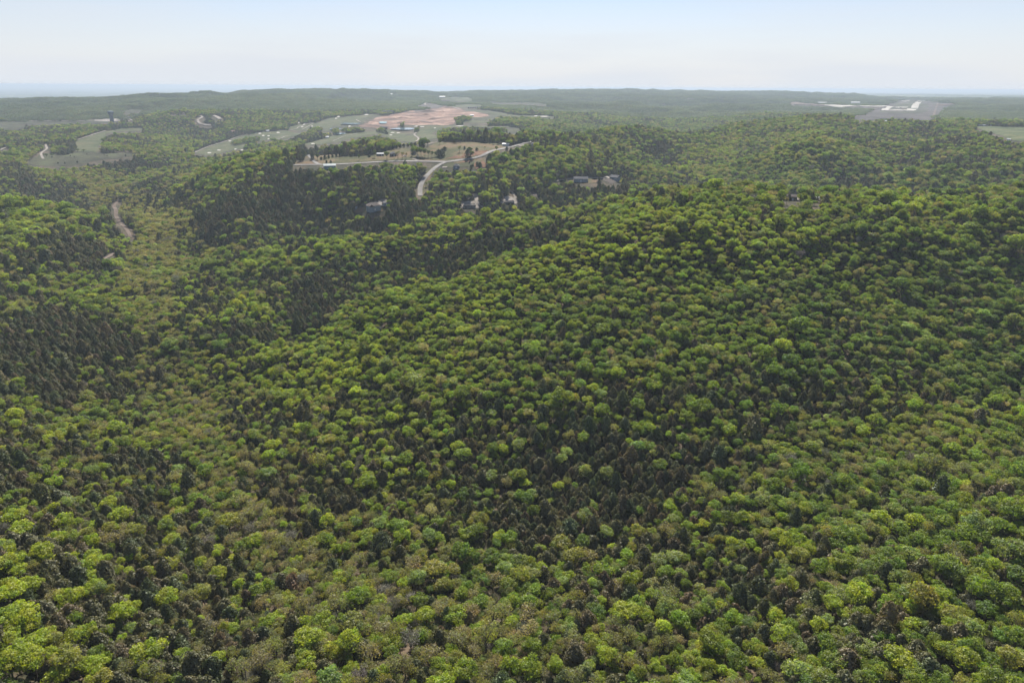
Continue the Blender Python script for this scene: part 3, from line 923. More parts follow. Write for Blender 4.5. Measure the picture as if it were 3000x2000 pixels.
def grove_collection():
    """36 m squares of far woodland, 3 make-ups"""
    c = bpy.data.collections.new('prototypes_grove')
    rng = np.random.default_rng(5)
    for q in range(5):
        g = Geo()
        n = 34
        gx, gy = np.meshgrid(np.arange(6), np.arange(6))
        P = (np.stack([gx.ravel(), gy.ravel()], 1) - 2.5) * 6.2 + rng.uniform(-2.2, 2.2, (36, 2))
        for x, y in P:
            R = rng.uniform(2.6, 4.4); H = rng.uniform(5, 8)
            ced = rng.random() < 0.3
            if ced: R *= 0.62
            k = 26
            d = rand_unit(k * 2, rng); d = d[d[:, 2] > -0.1][:k]
            cen = np.array([x, y, 3.5 if not ced else 2]) + d * np.array([R, R, H * .75]) * rng.uniform(.8, 1.1, (len(d), 1))
            V, F = quads(cen, d, 2.0 if not ced else 1.5, rng)
            s = rng.uniform(.75, 1.25) * rng.uniform(.8, 1.2, len(d))
            base = np.array([.75, .55, .6]) if ced else np.array([rng.uniform(.8, 1.3), 1.0, rng.uniform(.7, 1.1)])
            g.add(V, F, s[:, None] * base[None])
        me, *_ = g.mesh('grove', M_LEAF)
        c.objects.link(bpy.data.objects.new('grove', me))
    return c


def scatter(name, coll, P, rot, scl, colr, label):
    me = bpy.data.meshes.new(name)
    me.vertices.add(len(P)); me.vertices.foreach_set('co', np.asarray(P, np.float32).ravel())
    for nm, arr, ty, fld in (('rot', rot, 'FLOAT_VECTOR', 'vector'), ('scl', scl, 'FLOAT_VECTOR', 'vector')):
        a = me.attributes.new(nm, ty, 'POINT'); a.data.foreach_set(fld, np.asarray(arr, np.float32).ravel())
    a = me.attributes.new('leafcol', 'FLOAT_COLOR', 'POINT')
    a.data.foreach_set('color', np.column_stack([colr, np.ones(len(P))]).astype(np.float32).ravel())
    a = me.attributes.new('vi', 'INT', 'POINT')
    a.data.foreach_set('value', RNG.integers(0, 1000, len(P)).astype(np.int32))
    o = link_mesh(name, me)
    ng = bpy.data.node_groups.new(name, 'GeometryNodeTree')
    ng.interface.new_socket('Geometry', in_out='INPUT', socket_type='NodeSocketGeometry')
    ng.interface.new_socket('Geometry', in_out='OUTPUT', socket_type='NodeSocketGeometry')
    n, l = ng.nodes, ng.links
    gi = n.new('NodeGroupInput'); go = n.new('NodeGroupOutput')
    m2p = n.new('GeometryNodeMeshToPoints')
    iop = n.new('GeometryNodeInstanceOnPoints')
    ci = n.new('GeometryNodeCollectionInfo'); ci.inputs['Collection'].default_value = coll
    ci.inputs['Separate Children'].default_value = True; ci.inputs['Reset Children'].default_value = True
    def na(nm, ty):
        a = n.new('GeometryNodeInputNamedAttribute'); a.data_type = ty; a.inputs['Name'].default_value = nm
        return a
    r = na('rot', 'FLOAT_VECTOR'); s = na('scl', 'FLOAT_VECTOR'); v = na('vi', 'INT')
    l.new(gi.outputs[0], m2p.inputs['Mesh']); l.new(m2p.outputs[0], iop.inputs['Points'])
    l.new(ci.outputs[0], iop.inputs['Instance']); iop.inputs['Pick Instance'].default_value = True
    l.new(v.outputs[0], iop.inputs['Instance Index'])
    e2r = n.new('FunctionNodeEulerToRotation')
    l.new(r.outputs[0], e2r.inputs[0]); l.new(e2r.outputs[0], iop.inputs['Rotation'])
    l.new(s.outputs[0], iop.inputs['Scale'])
    l.new(iop.outputs[0], go.inputs[0])
    md = o.modifiers.new('scatter', 'NODES'); md.node_group = ng
    return tag(o, label, None, None, 'stuff')


# ------------------------------------------------------------------ what grows where (columns every 250 px of the photograph)
UC = np.arange(0, 3001, 250.0)
VR = np.array([300, 400, 500, 600, 650, 700, 750, 800, 850, 900, 1000, 1150, 1300, 1450, 1600, 1750, 1900, 2000.0])
CED = np.array([
 [4,4,4,4,4,4,3,3,3,3,3,3,3],
 [6,6,6,6,5,4,4,4,3,3,3,3,3],
 [6,6,4,5,6,4,5,5,3,2,2,2,2],
 [2,3,5,6,6,8,7,5,1,1,1,1,1],
 [6,7,3,6,8,8,2,1,1,1,1,1,1],
 [5,9,1,6,9,2,1,1,1,0,0,0,0],
 [4,8,1,6,3,3,1,1,0,0,0,0,0],
 [5,7,1,5,4,3,2,0,0,0,0,0,0],
 [5,5,1,6,5,1,0,0,0,0,0,1,1],
 [8,7,1,7,4,0,0,0,1,0,0,1,1],
 [9,9,2,5,1,0,1,1,1,1,1,2,2],
 [7,8,4,3,3,1,2,3,3,5,4,3,2],
 [6,6,3,5,6,6,6,6,6,5,3,3,1],
 [6,8,7,3,7,6,6,6,5,4,3,2,1],
 [6,8,7,2,4,4,6,6,4,2,4,2,1],
 [6,8,7,4,1,2,4,4,3,4,3,3,2],
 [4,8,7,5,1,1,1,3,1,5,4,1,1],
 [4,7,7,5,2,1,1,1,1,2,6,1,1]]) / 10
BUD = np.full((len(VR), len(UC)), 1.6)
for (r, c, val) in [(0,0,3),(1,0,3),(1,1,4),(1,2,5),(1,4,5),(2,0,5),(2,1,6),(2,2,5),(3,1,7),(3,2,7),(4,1,3),(4,2,9),(5,2,9),(6,1,3),(6,2,8),(7,2,7),(8,1,4),(8,2,7),(9,1,3),(9,2,7),(10,1,4),(10,2,7),(10,3,2),(11,1,5),(11,2,7),(11,3,4),(12,1,4),(12,2,6),(12,3,6),(12,4,3),(13,1,3),(13,2,5),(13,3,8),(13,4,3),(13,9,3),(14,2,4),(14,3,8),(14,4,5),(14,5,4),(15,2,5),(15,3,8),(15,4,7),(15,5,6),(15,6,3),(15,7,4),(15,8,3),(16,1,4),(16,2,6),(16,3,7),(16,4,8),(16,5,7),(16,6,6),(16,7,3),(16,8,2),(17,1,4),(17,2,6),(17,3,8),(17,4,8),(17,5,8),(17,6,6),(17,7,4),(12,10,3),(2,8,3),(1,8,3)]:
    BUD[r, c] = val
BUD[0] = np.maximum(BUD[0], 3.5); BUD[1] = np.maximum(BUD[1], 3.5); BUD[2] = np.maximum(BUD[2], 2.6)
BUD /= 10
TONE = np.array([   # 0 deep cool green ... 10 yellow lime
 [3,3,3,3,3,3,3,3,3,3,3,3,3],
 [4,4,4,4,4,4,3,3,3,3,4,4,4],
 [5,5,4,4,4,4,4,4,3,3,3,3,3],
 [7,7,5,5,5,5,5,5,5,7,6,6,6],
 [7,6,5,6,6,5,5,6,6,7,6,6,6],
 [7,7,5,7,6,6,5,7,7,6,6,5,5],
 [7,7,5,7,6,6,6,7,6,5,4,4,4],
 [7,7,5,7,6,6,6,6,5,4,3,3,3],
 [7,7,5,7,6,6,6,5,5,4,3,3,3],
 [7,7,5,7,6,6,6,5,5,4,3,3,3],
 [7,7,6,6,6,5,5,5,5,4,3,3,3],
 [8,8,6,6,6,5,5,5,5,4,4,4,4],
 [8,8,7,6,6,6,5,5,5,5,4,4,5],
 [9,9,7,6,5,6,6,6,5,5,5,5,5],
 [9,9,8,7,6,5,6,6,5,5,5,5,4],
 [9,9,8,7,6,6,5,6,6,5,5,4,3],
 [9,9,9,7,7,7,6,5,6,6,5,4,4],
 [9,9,9,8,7,7,6,6,6,6,5,5,5]]) / 10


def lookup(T, u, v):
    fu = np.clip(u / 250.0, 0, 11.999); i = fu.astype(int); a = fu - i
    v = np.clip(v, VR[0], VR[-1] - 0.01)
    j = np.clip(np.searchsorted(VR, v, side='right') - 1, 0, len(VR) - 2); b = (v - VR[j]) / (VR[j + 1] - VR[j])
    return (T[j, i] * (1 - a) + T[j, i + 1] * a) * (1 - b) + (T[j + 1, i] * (1 - a) + T[j + 1, i + 1] * a) * b


def jitter_grid(d0, d1, sp, az=40.5):
    A = rad(az)
    xm = d1 * math.sin(A)
    xs = np.arange(-xm, xm, sp); ys = np.arange(d0 * math.cos(A) - sp, d1, sp * 0.87)
    X, Y = np.meshgrid(xs, ys); X[1::2] += sp / 2
    X = X + RNG.uniform(-.36, .36, X.shape) * sp; Y = Y + RNG.uniform(-.36, .36, Y.shape) * sp
    X = X.ravel(); Y = Y.ravel()
    D = np.hypot(X, Y); az_ = np.abs(np.arctan2(X, Y))
    m = (D >= d0) & (D < d1) & (az_ < A)
    return X[m], Y[m]


# what the relief hides from the drone, with a wide margin
AZN = 600
vis_az = np.linspace(-rad(42), rad(42), AZN)
vis_d = 60 * (12000 / 60) ** (np.arange(900) / 899)
_vx = vis_d[:, None] * np.sin(vis_az)[None]; _vy = vis_d[:, None] * np.cos(vis_az)[None]
_el = height(_vx, _vy) / vis_d[:, None]
RUN = np.maximum.accumulate(_el, axis=0)


def seen(x, y, top=14.0, margin=0.012):
    D = np.hypot(x, y); z = height(x, y) + top
    i = np.clip((np.log(D / 60) / math.log(200) * 899).astype(int), 0, 899)
    j = np.clip(((np.arctan2(x, y) + rad(42)) / rad(84) * (AZN - 1)).astype(int), 0, AZN - 1)
    return z / D > RUN[i, j] - margin * np.minimum(1, 800 / D)


KEEP = [np.array(a) for a in (   # belts of trees left standing inside openings
 c2((465,722),(500,688),(600,668),(690,652),(785,638),(795,662),(700,690),(600,704),(520,722)),
 c2((1325,568),(1400,546),(1505,536),(1505,556),(1400,578)), c2((590,770),(720,748),(760,700),(640,735)),
 c2((1620,560),(1700,560),(1690,590),(1630,592)), c3((1290,430),(1400,405),(1500,415),(1480,440),(1340,455)),
 c3((1700,470),(1850,430),(2100,420),(2352,440),(2352,470),(1900,470)), c3((1100,590),(1200,560),(1500,545),(1900,560),(1900,600),(1100,620)),
 c3((680,490),(720,485),(715,510),(690,510)), c1((640,645),(700,640),(690,690),(640,690)), c3((560,600),(470,575),(400,560),(450,550)),
 c2((1180,640),(1300,610),(1330,625),(1230,660)), c3((1180,240),(1260,232),(1320,248),(1200,255)), c3((820,300),(960,290),(980,312),(860,325)),
 c5((560,345),(700,330),(860,330),(880,360),(760,380)))]


def free(x, y, z):
    pr = [project(np.stack([x, y, z + h], 1)) for h in (0.0, 4.0, 8.0, 10.5, 13.0)]
    (u0, v0), (u1, v1), (u2, v2) = pr[:3]
    rpx = 3.4 * FPX / np.sqrt(x * x + y * y + z * z)
    ok = np.ones(len(x), bool)
    for poly in CLEAR:
        p = np.asarray(poly)
        for (u, v) in pr:
            ok &= ~inside(u, v, p)
        for (u, v) in (pr[1], pr[2]):
            ok &= ~inside(u - rpx, v, p) & ~inside(u + rpx, v, p)
    for p in KEEP:
        ok |= inside(u1, v1, p)
    return ok, u0, v0, v2


GAIN = 1.32
PAL = {  # leaf reflectance
 'lime': (0.182, 0.215, 0.026), 'mid': (0.116, 0.156, 0.024), 'deep': (0.070, 0.106, 0.021), 'silver': (0.145, 0.178, 0.062),
 'gold': (0.165, 0.165, 0.042), 'tan': (0.172, 0.155, 0.090), 'budg': (0.142, 0.146, 0.066), 'grey': (0.135, 0.125, 0.095),
 'ced': (0.080, 0.078, 0.038), 'cedg': (0.060, 0.072, 0.032), 'cedr': (0.094, 0.077, 0.042)}


OVER = [  # (outline in the photograph, cedar share, budding share, tone)
 ([(540,620),(640,560),(800,600),(1000,620),(1200,595),(1350,620),(1500,600),(1650,555),(1760,560),(1720,595),(1466,622),(1275,646),(1020,697),(893,719),(765,742),(700,740),(560,700)], .82, .15, .4),
 ([(560,860),(700,830),(900,800),(1148,765),(1400,705),(1600,675),(1786,640),(1786,655),(1530,743),(1400,786),(1148,857),(1000,918),(816,1005),(700,960)], .6, .2, .2),
 ([(560,850),(700,830),(900,830),(1000,860),(816,1005),(700,960),(560,930)], .72, .15, .4),
 ([(600,778),(893,724),(1275,652),(1700,605),(1900,572),(1786,640),(1500,685),(1148,730),(900,775),(700,815)], .1, .1, .68),
 ([(816,1010),(1000,922),(1148,860),(1530,747),(1786,657),(2041,592),(2300,600),(2000,760),(1500,900),(1200,1050),(900,1200),(800,1180),(780,1080)], .02, .08, .74),
 ([(480,850),(600,800),(800,840),(816,1000),(770,1120),(640,1120),(560,1000)], .58, .15, .75),
 ([(390,600),(450,640),(520,700),(540,800),(480,900),(470,980),(520,1080),(600,1150),(680,1300),(760,1420),(850,1520),(950,1640),(1100,1740),(1300,1830),(1500,1900),(1500,2050),(900,2050),(860,1850),(760,1700),(680,1560),(560,1400),(470,1250),(390,1100),(350,950),(330,850),(380,760),(395,690)], .1, .72, .6),
 ([(2050,860),(2400,800),(2900,900),(3000,1000),(3000,1180),(2700,1180),(2300,1100),(2050,1000)], .1, .12, .12),
 ([(3050,1170),(2700,1190),(2350,1260),(2100,1350),(1980,1450),(2080,1490),(2400,1390),(2700,1330),(3050,1340)], .08, .35, .55),
 ([(0,880),(150,870),(330,900),(380,1000),(450,1150),(420,1280),(200,1260),(0,1240)], .58, .35, .6),
 ([(0,960),(200,930),(330,980),(380,1120),(300,1180),(0,1150)], .8, .3, .6),
 ([(400,600),(520,640),(560,720),(500,800),(420,790),(400,700)], .03, .98, .4),
 ([(200,545),(330,520),(420,560),(440,620),(340,640),(240,600)], .08, .9, .5),
 ([(120,650),(300,645),(370,705),(300,760),(180,860),(0,880),(0,770),(100,720)], .82, .2, .5),
 ([(0,587),(160,612),(230,640),(120,700),(0,730)], .2, .1, .75),
 ([(2000,545),(2150,520),(2500,500),(3000,470),(3000,548),(2717,586),(2551,562),(2232,548),(2100,545)], .35, .3, .15),
 ([(1850,545),(1950,480),(2050,440),(2120,400),(2180,400),(2120,470),(2050,520),(1950,550)], .15, .5, .55),
]
OVER = [(np.array(a, float), c, b, t) for a, c, b, t in OVER]


def pick_species(u, v, x, y, n):
    c = lookup(CED, u, v); b = lookup(BUD, u, v); t = lookup(TONE, u, v)
    ju = u + (fbm(x + 50, y, 25, 2) - 0.5) * 170; jv = v + (fbm(x, y - 90, 25, 2) - 0.5) * 60
    for poly, oc, ob, ot in OVER:
        w = inside(ju, jv, poly)
        c[w] = oc; b[w] = ob; t[w] = ot
    cl = np.where(np.hypot(x, y) > 900, fbm(x, y, 80, 4), fbm(x, y, 34, 3)) - 0.5; cl2 = fbm(x + 500, y + 300, 22, 2) - 0.5
    c = c + np.where((c > 0.04) & (c < 0.97), cl * (1.5 + 1.3 * ss(np.hypot(x, y), 700, 1300)) * (0.35 + c * (1 - c) * 2.6), 0)
    r = RNG.random(n)
    sp = np.zeros(n, int)                    # 0 oak 1 bud 2 cedar 3 bare
    sp[r < c] = 2
    rb = RNG.random(n)
    nb = (sp != 2) & (rb < b + cl2 * 0.9 * (b > 0.2))
    sp[nb] = 1
    sp[(sp == 1) & (RNG.random(n) < 0.05)] = 3
    sp[(sp == 0) & (RNG.random(n) < 0.008)] = 3
    t = np.clip(t + (fbm(x - 700, y, 60, 2) - 0.5) * 0.9 + RNG.normal(size=n) * 0.2, 0, 1)
    col = np.zeros((n, 3)); look = np.empty(n, dtype='U8')
    P = {k: np.array(a) for k, a in PAL.items()}
    q = RNG.random(n)
    tt = t[:, None]
    oak = np.where(tt < 0.5, P['deep'] + (P['mid'] - P['deep']) * tt * 2, P['mid'] + (P['lime'] - P['mid']) * (tt - 0.5) * 2)
    look[:] = 'mid'; look[t < 0.35] = 'deep'; look[t > 0.68] = 'lime'
    col[:] = oak
    m = (sp == 0) & (q < 0.10); col[m] = P['silver']; look[m] = 'silver'
    m = (sp == 0) & (q > 0.90) & (t < .75); col[m] = P['tan'] * 0.55 + oak[m] * 0.45; look[m] = 'tan'
    m = (sp == 0) & (q > 0.965); col[m] = P['gold']; look[m] = 'gold'
    m = sp == 1; col[m] = P['budg']; look[m] = 'budg'
    m = (sp == 1) & (q < 0.34); col[m] = P['tan']; look[m] = 'tan'
    m = (sp == 1) & (q > 0.8); col[m] = P['gold'] * .9; look[m] = 'gold'
    m = sp == 2; col[m] = P['ced']; look[m] = 'ced'
    m = (sp == 2) & (q < 0.3); col[m] = P['cedg']; look[m] = 'cedg'
    m = (sp == 2) & (q > 0.82); col[m] = P['cedr']; look[m] = 'cedr'
    m = sp == 3; col[m] = P['grey']; look[m] = 'grey'
    col = col * 1.25 * GAIN * np.exp(RNG.normal(size=(n, 1)) * 0.13) * np.exp(RNG.normal(size=(n, 3)) * 0.04)
    return sp, col, look


def far_cool(col, D):
    return col


# ------------------------------------------------------------------ crowns traced one by one in the lower part of the photograph
# x y radius look, in the enlarged view given by (offset u, offset v, scale)
TRACE = [(0, 1500, 3.136, """
110 90 110 l|210 190 90 l|590 110 85 l|530 250 75 l|70 370 75 l|400 430 100 l|660 400 50 l|690 440 40 l|860 105 45 l|960 400 45 l|860 500 70 l|820 560 60 l
1110 60 80 l|1000 150 60 g|1590 260 65 l|1640 370 45 s|1520 350 45 l|1060 510 45 l|60 490 80 l|170 530 70 l|290 690 80 l|80 760 90 l|870 660 65 l|700 760 65 l
1540 820 85 l|1240 840 50 l|1840 470 60 l|1560 500 80 g|1380 520 45 l|1330 560 60 g|1130 960 100 l|1210 1040 60 s|700 1180 85 l|690 970 60 m|1700 1020 60 l|1870 760 80 g
2110 900 60 g|1980 1360 80 l|1400 1320 110 l|1330 1440 60 l|870 1400 85 l|880 1480 60 l|150 1350 100 l|300 1400 90 l|80 1430 100 l|600 1450 110 g|530 1500 80 l|60 1170 75 l
180 1000 110 l|60 960 90 m|330 1200 90 l|130 1060 80 l|480 1300 70 l|970 1540 90 g|1480 1520 70 g|1600 1500 60 m|1030 270 80 t|780 180 60 g|470 770 65 t|490 1190 75 g
590 1210 60 t|1240 220 75 g|1170 140 60 t|1590 970 50 t|20 220 50 t|1290 400 60 g|1000 680 40 g|2100 120 90 g|1750 790 80 b|2250 60 80 t|2100 780 50 b|1960 240 45 m
440 100 75 r|110 260 90 c|300 320 90 c|450 300 80 c|760 340 80 r|1190 290 80 q|660 480 70 c|430 510 85 c|960 540 75 c|720 580 80 q|1130 180 45 c|1650 90 60 c
1900 90 70 q|2040 200 70 q|1850 180 60 c|1350 380 70 c|1000 840 80 c|1530 650 90 c|380 880 90 c|640 920 80 r|850 880 80 c|1100 830 60 c|1220 620 60 c|560 680 70 c
1400 960 70 c|850 1060 80 c|900 1180 80 c|1310 1060 70 c|1420 1150 70 q|700 1320 90 c|1000 1290 70 c|1550 1180 80 c|1790 870 60 c|1830 1010 60 c|2060 880 90 c|1910 1130 70 c
1080 1380 60 q|1900 1400 70 c|1700 1440 70 c|2250 940 60 c|2120 1420 60 r|250 250 60 c|560 430 60 c|1200 1180 60 c|1650 1200 70 q|300 860 60 r|2150 640 60 c|1950 640 60 c"""),
(750, 1500, 3.136, """
1300 180 95 m|900 110 60 d|1540 60 50 m|1690 110 60 m|650 120 80 l|800 130 60 m|1030 230 60 m|210 220 45 l|650 290 85 m|500 330 80 g|2060 90 85 g|1960 240 70 l
2250 260 70 l|1840 370 50 s|1940 480 55 m|2050 510 55 g|1195 440 50 s|1630 570 105 G|1700 690 80 g|1280 590 60 m|1730 430 60 b|1520 430 75 g|1660 450 40 g|1800 530 70 g
2290 540 80 s|2180 640 90 t|2040 860 90 m|1540 1040 60 m|1190 1150 70 l|1240 1250 60 m|1350 1060 50 m|900 700 90 b|770 620 70 l|760 880 100 b|600 950 90 b|950 800 90 m
1130 830 70 l|1300 800 60 g|1110 640 60 t|1420 770 60 y|1420 1190 90 y|1050 1290 100 t|1620 1330 100 t|1500 1290 70 b|1280 1440 100 b|1850 1160 90 t|2000 1290 80 t|2200 1060 60 m
2260 1260 90 m|1730 1450 80 l|560 1230 80 g|470 1390 80 l|440 1120 60 m|450 970 50 l|190 960 70 l|90 1060 60 g|330 940 60 r|345 1030 70 c|30 820 70 c|150 1200 60 b
330 1260 80 c|620 1390 70 c|870 1540 60 l|1000 1390 70 b|60 140 70 t|130 260 100 t|320 230 60 y|1180 190 55 r|1060 130 50 c|1840 180 60 c|1500 240 60 t|950 450 80 b
1900 900 60 c|700 480 60 q|230 620 70 c|420 620 60 y|1700 900 80 t|1860 960 60 r|400 760 50 r|2120 1480 80 b|1950 1440 60 m|100 620 60 c|1400 500 50 b|1240 740 60 t"""),
(2250, 1500, 3.136, """
870 60 70 s|1010 70 80 l|100 230 80 l|160 310 70 l|260 250 60 g|650 120 60 s|280 420 85 g|450 520 80 m|580 440 50 l|620 560 60 b|750 480 80 s|900 530 90 s
920 390 80 b|700 240 90 m|1060 170 60 l|1340 110 80 l|1400 210 60 m|1200 170 80 m|1310 410 80 s|1240 340 60 m|1600 120 80 m|1620 340 80 m|1800 260 110 m|1930 260 90 m
2080 290 70 s|2200 400 90 s|1750 460 80 t|1560 500 80 m|1950 540 90 m|2100 490 70 l|2300 620 90 d|1700 590 90 s|1190 590 70 s|1300 740 80 s|1430 760 70 l|1560 780 80 l
1640 890 70 l|1960 740 100 m|2150 780 100 m|2000 900 80 d|1740 830 60 d|840 680 70 m|800 790 60 l|630 780 80 s|480 790 60 m|610 850 80 l|700 900 60 l|420 870 70 b
50 860 60 s|60 980 80 l|220 1010 60 m|470 1060 80 l|560 980 60 s|1330 1010 70 l|1430 1000 50 s|1700 940 80 g|1860 1080 90 s|1610 1240 80 l|940 1260 80 s|860 1330 60 m
1080 1190 60 b|100 1150 100 l|200 1200 80 s|300 1240 60 s|160 1290 90 t|340 1370 70 b|590 1400 100 m|710 1320 50 g|1230 1420 110 l|1250 1300 60 l|1340 1500 90 m|1800 1390 100 l
2220 1380 100 g|2280 1500 70 m|2060 1330 70 m|270 1500 110 s|500 1490 80 s|620 1550 70 s|60 1500 80 b|840 1490 60 s|960 1490 80 m|1980 1520 60 l|1930 1150 60 m|2280 1180 90 m
300 600 80 c|500 350 60 c|650 390 60 r|580 180 60 c|340 200 50 c|1150 320 50 r|1130 480 60 c|1420 500 70 c|1010 760 90 c|1470 840 60 c|1030 870 60 c|820 1000 90 c
1240 960 60 r|1080 1300 90 c|1600 1130 80 c|1380 1230 70 c|1450 1360 80 c|1500 1440 80 q|380 950 70 c|230 860 80 r|120 740 80 r|430 1180 60 c|700 1210 60 c|930 1020 80 c
1850 760 60 c|60 320 60 c|1700 1230 60 c|460 240 60 c|1000 560 50 r"""),
(1000, 1150, 2.24, """
1110 985 58 m|1030 970 50 l|1450 1010 70 g|1530 1100 78 g|1600 820 60 s|1740 930 52 s|1940 920 56 g|1890 1030 46 g|2080 1110 58 s|2190 1090 58 s|1730 1190 58 m|2110 1200 58 m
1180 1150 66 s|1190 1290 50 m|1220 1385 62 m|1230 1480 76 t|1370 1500 66 b|1480 1370 42 m|1480 1435 42 m|1690 1430 56 d|1850 1480 120 l|1810 1270 50 t|1940 1275 44 t|2150 1330 76 b
1940 1400 66 m|2120 1470 76 s|1490 1545 56 s|1590 1300 56 r|1400 1260 52 r|1350 1090 56 c|1250 985 56 c|1310 920 50 c|1500 860 50 c|1385 810 50 c|1650 970 50 c|1800 890 50 c
1990 1060 50 c|1700 1060 50 c|1900 1160 56 c|1560 1230 50 c|1560 1420 56 c|1620 1480 50 r|2010 960 50 c|2120 900 56 c|1120 830 56 c|1180 900 50 c|1130 1060 50 c|1820 1040 50 c
2020 1190 50 c|1640 1370 46 c|1330 1180 56 c|1730 1330 46 r|1430 930 50 c|2180 1000 50 r"""),
(1000, 1150, 2.24, """
370 905 62 m|640 860 48 m|530 820 34 l|175 730 40 m|90 850 50 m|80 790 40 g|890 860 60 g|830 960 60 l|430 460 56 m|760 365 50 l|800 430 66 m|1160 375 52 s
980 560 52 s|1200 590 44 l|1420 620 44 l|1590 310 50 m|1320 250 44 m|1710 140 52 m|1950 110 60 m|1260 670 44 s|1220 720 50 d|1740 560 52 s|1600 830 20 s|2090 480 46 m
340 190 60 l|120 220 60 l|450 290 44 m|640 620 20 l|1480 390 40 s|1440 440 44 s|1940 240 40 m|500 90 60 t|630 190 40 m|670 660 52 q|1080 560 44 c|1570 480 50 c
1190 260 52 c|1860 210 56 q|310 90 60 c|210 480 44 r|340 350 44 c|1040 210 46 c|1300 460 50 c|800 180 52 c|1530 220 46 q|680 530 44 c""")]
CODE = {'l': 'lime', 'm': 'mid', 'd': 'deep', 's': 'silver', 'g': 'gold', 'G': 'gold', 't': 'tan', 'b': 'budg', 'c': 'ced', 'q': 'cedg', 'r': 'cedr', 'y': 'grey'}
tr_rows = []
for ou, ov, sc_, txt in TRACE:
    for item in txt.replace('\n', '|').split('|'):
        if item.strip():
            a = item.split(); tr_rows.append((ou + float(a[0]) / sc_, ov + float(a[1]) / sc_, float(a[2]) / sc_, a[3]))
hit5 = cast([(r[0], r[1]) for r in tr_rows], lift=5.6)
TR_XY = []; traced = []
for (u_, v_, r_, c_), h_ in zip(tr_rows, hit5):
    k_ = 2 if c_ in 'cqr' else 1 if c_ in 'tb' else 3 if c_ == 'y' else 0
    dist_ = math.sqrt(h_[0] ** 2 + h_[1] ** 2 + h_[2] ** 2)
    Rm = r_ * dist_ / FPX
    w_ = Rm / {0: 3.45, 1: 3.3, 2: 2.0, 3: 3.0}[k_]
    w_ = float(np.clip(w_, .5, 1.45 if k_ != 2 else 1.7))
    hh = float(np.clip(w_ * (.95 if k_ != 2 else .72), .72, 1.3)) * random.uniform(.93, 1.07)
    cc = np.array(PAL[CODE[c_]]) * 1.25 * GAIN * (1.25 if c_ == 'G' else 1.0) * math.exp(random.gauss(0, .07))
    traced.append((k_, h_[0], h_[1], float(height(h_[0], h_[1])), w_, hh, cc, CODE[c_], u_, v_)); TR_XY.append((h_[0], h_[1], Rm))
TR_XY = np.array(TR_XY)

# near woodland
xa, ya = jitter_grid(90, 420, 3.6, 52.0)
xb, yb = jitter_grid(420, 1000, 3.7)
xc, yc = jitter_grid(1000, 1400, 4.4)
xs = np.r_[xa, xb, xc]; ys = np.r_[ya, yb, yc]
m = seen(xs, ys); xs, ys = xs[m], ys[m]
zs = height(xs, ys)
ok, u, v, v2 = free(xs, ys, zs)
ok &= (u > -160) & (u < 3160) & (v2 < 2120)
nr_m = (np.hypot(xs, ys) < 420)
for tx, ty, tR in TR_XY:
    ok &= ~(nr_m & (np.hypot(xs - tx, ys - ty) < max(1.8, tR * .8)))
vk = v2[ok]
xs, ys, zs, u, v = xs[ok], ys[ok], zs[ok], u[ok], v[ok]
sp, col_, look = pick_species(u, (v + vk) / 2, xs, ys, len(xs))
N = len(xs)
# cedars pack closer, broad crowns further apart
D = np.hypot(xs, ys)
size = np.exp(RNG.normal(size=N) * 0.25) * (0.63 + 0.30 * ss(D, 450, 1150))
size[sp == 2] *= 1.28
size[sp == 1] *= 1.12
size[(sp == 0) & (RNG.random(N) < 0.14)] *= 1.42
keep = ~((sp != 2) & (RNG.random(N) < 0.09)) & ~((sp == 2) & (RNG.random(N) < 0.22))
D = np.hypot(xs, ys)
near = dict(x=xs[keep], y=ys[keep], z=zs[keep], sp=sp[keep], col=col_[keep], look=look[keep], size=size[keep], u=u[keep], v=v[keep])
N = len(near['x'])
slant = np.sqrt(near['x'] ** 2 + near['y'] ** 2 + near['z'] ** 2)
inframe = (near['u'] > 5) & (near['u'] < 2995)
uu, vv = project(np.stack([near['x'], near['y'], near['z'] + 7.0], 1))
inframe &= (vv < 1990) & (vv > 0)
order = np.argsort(slant)
single = np.zeros(N, bool)
LIMS = {0: 260, 1: 90, 2: 240, 3: 22}
cnt = {k: sum(1 for t_ in traced if t_[0] == k) for k in LIMS}
print('traced', cnt)
for i in order:
    if not inframe[i]: continue
    s = int(near['sp'][i])
    lim = LIMS[s]
    if cnt[s] < lim:
        single[i] = True; cnt[s] += 1
    if all(cnt[k] >= LIMS[k] for k in cnt): break

# mid woodland
xm_, ym_ = jitter_grid(1400, 3200, 6.5, 39.5)
m = seen(xm_, ym_); xm_, ym_ = xm_[m], ym_[m]
zm = height(xm_, ym_)
ok, um, vm, vm2 = free(xm_, ym_, zm)
xm_, ym_, zm, um, vm = xm_[ok], ym_[ok], zm[ok], um[ok], vm[ok]
spm, colm, _ = pick_species(um, vm, xm_, ym_, len(xm_))
sizem = np.exp(RNG.normal(size=len(xm_)) * 0.2) * 1.06
# thinned and stunted patches
print('near', N, 'mid', len(xm_))

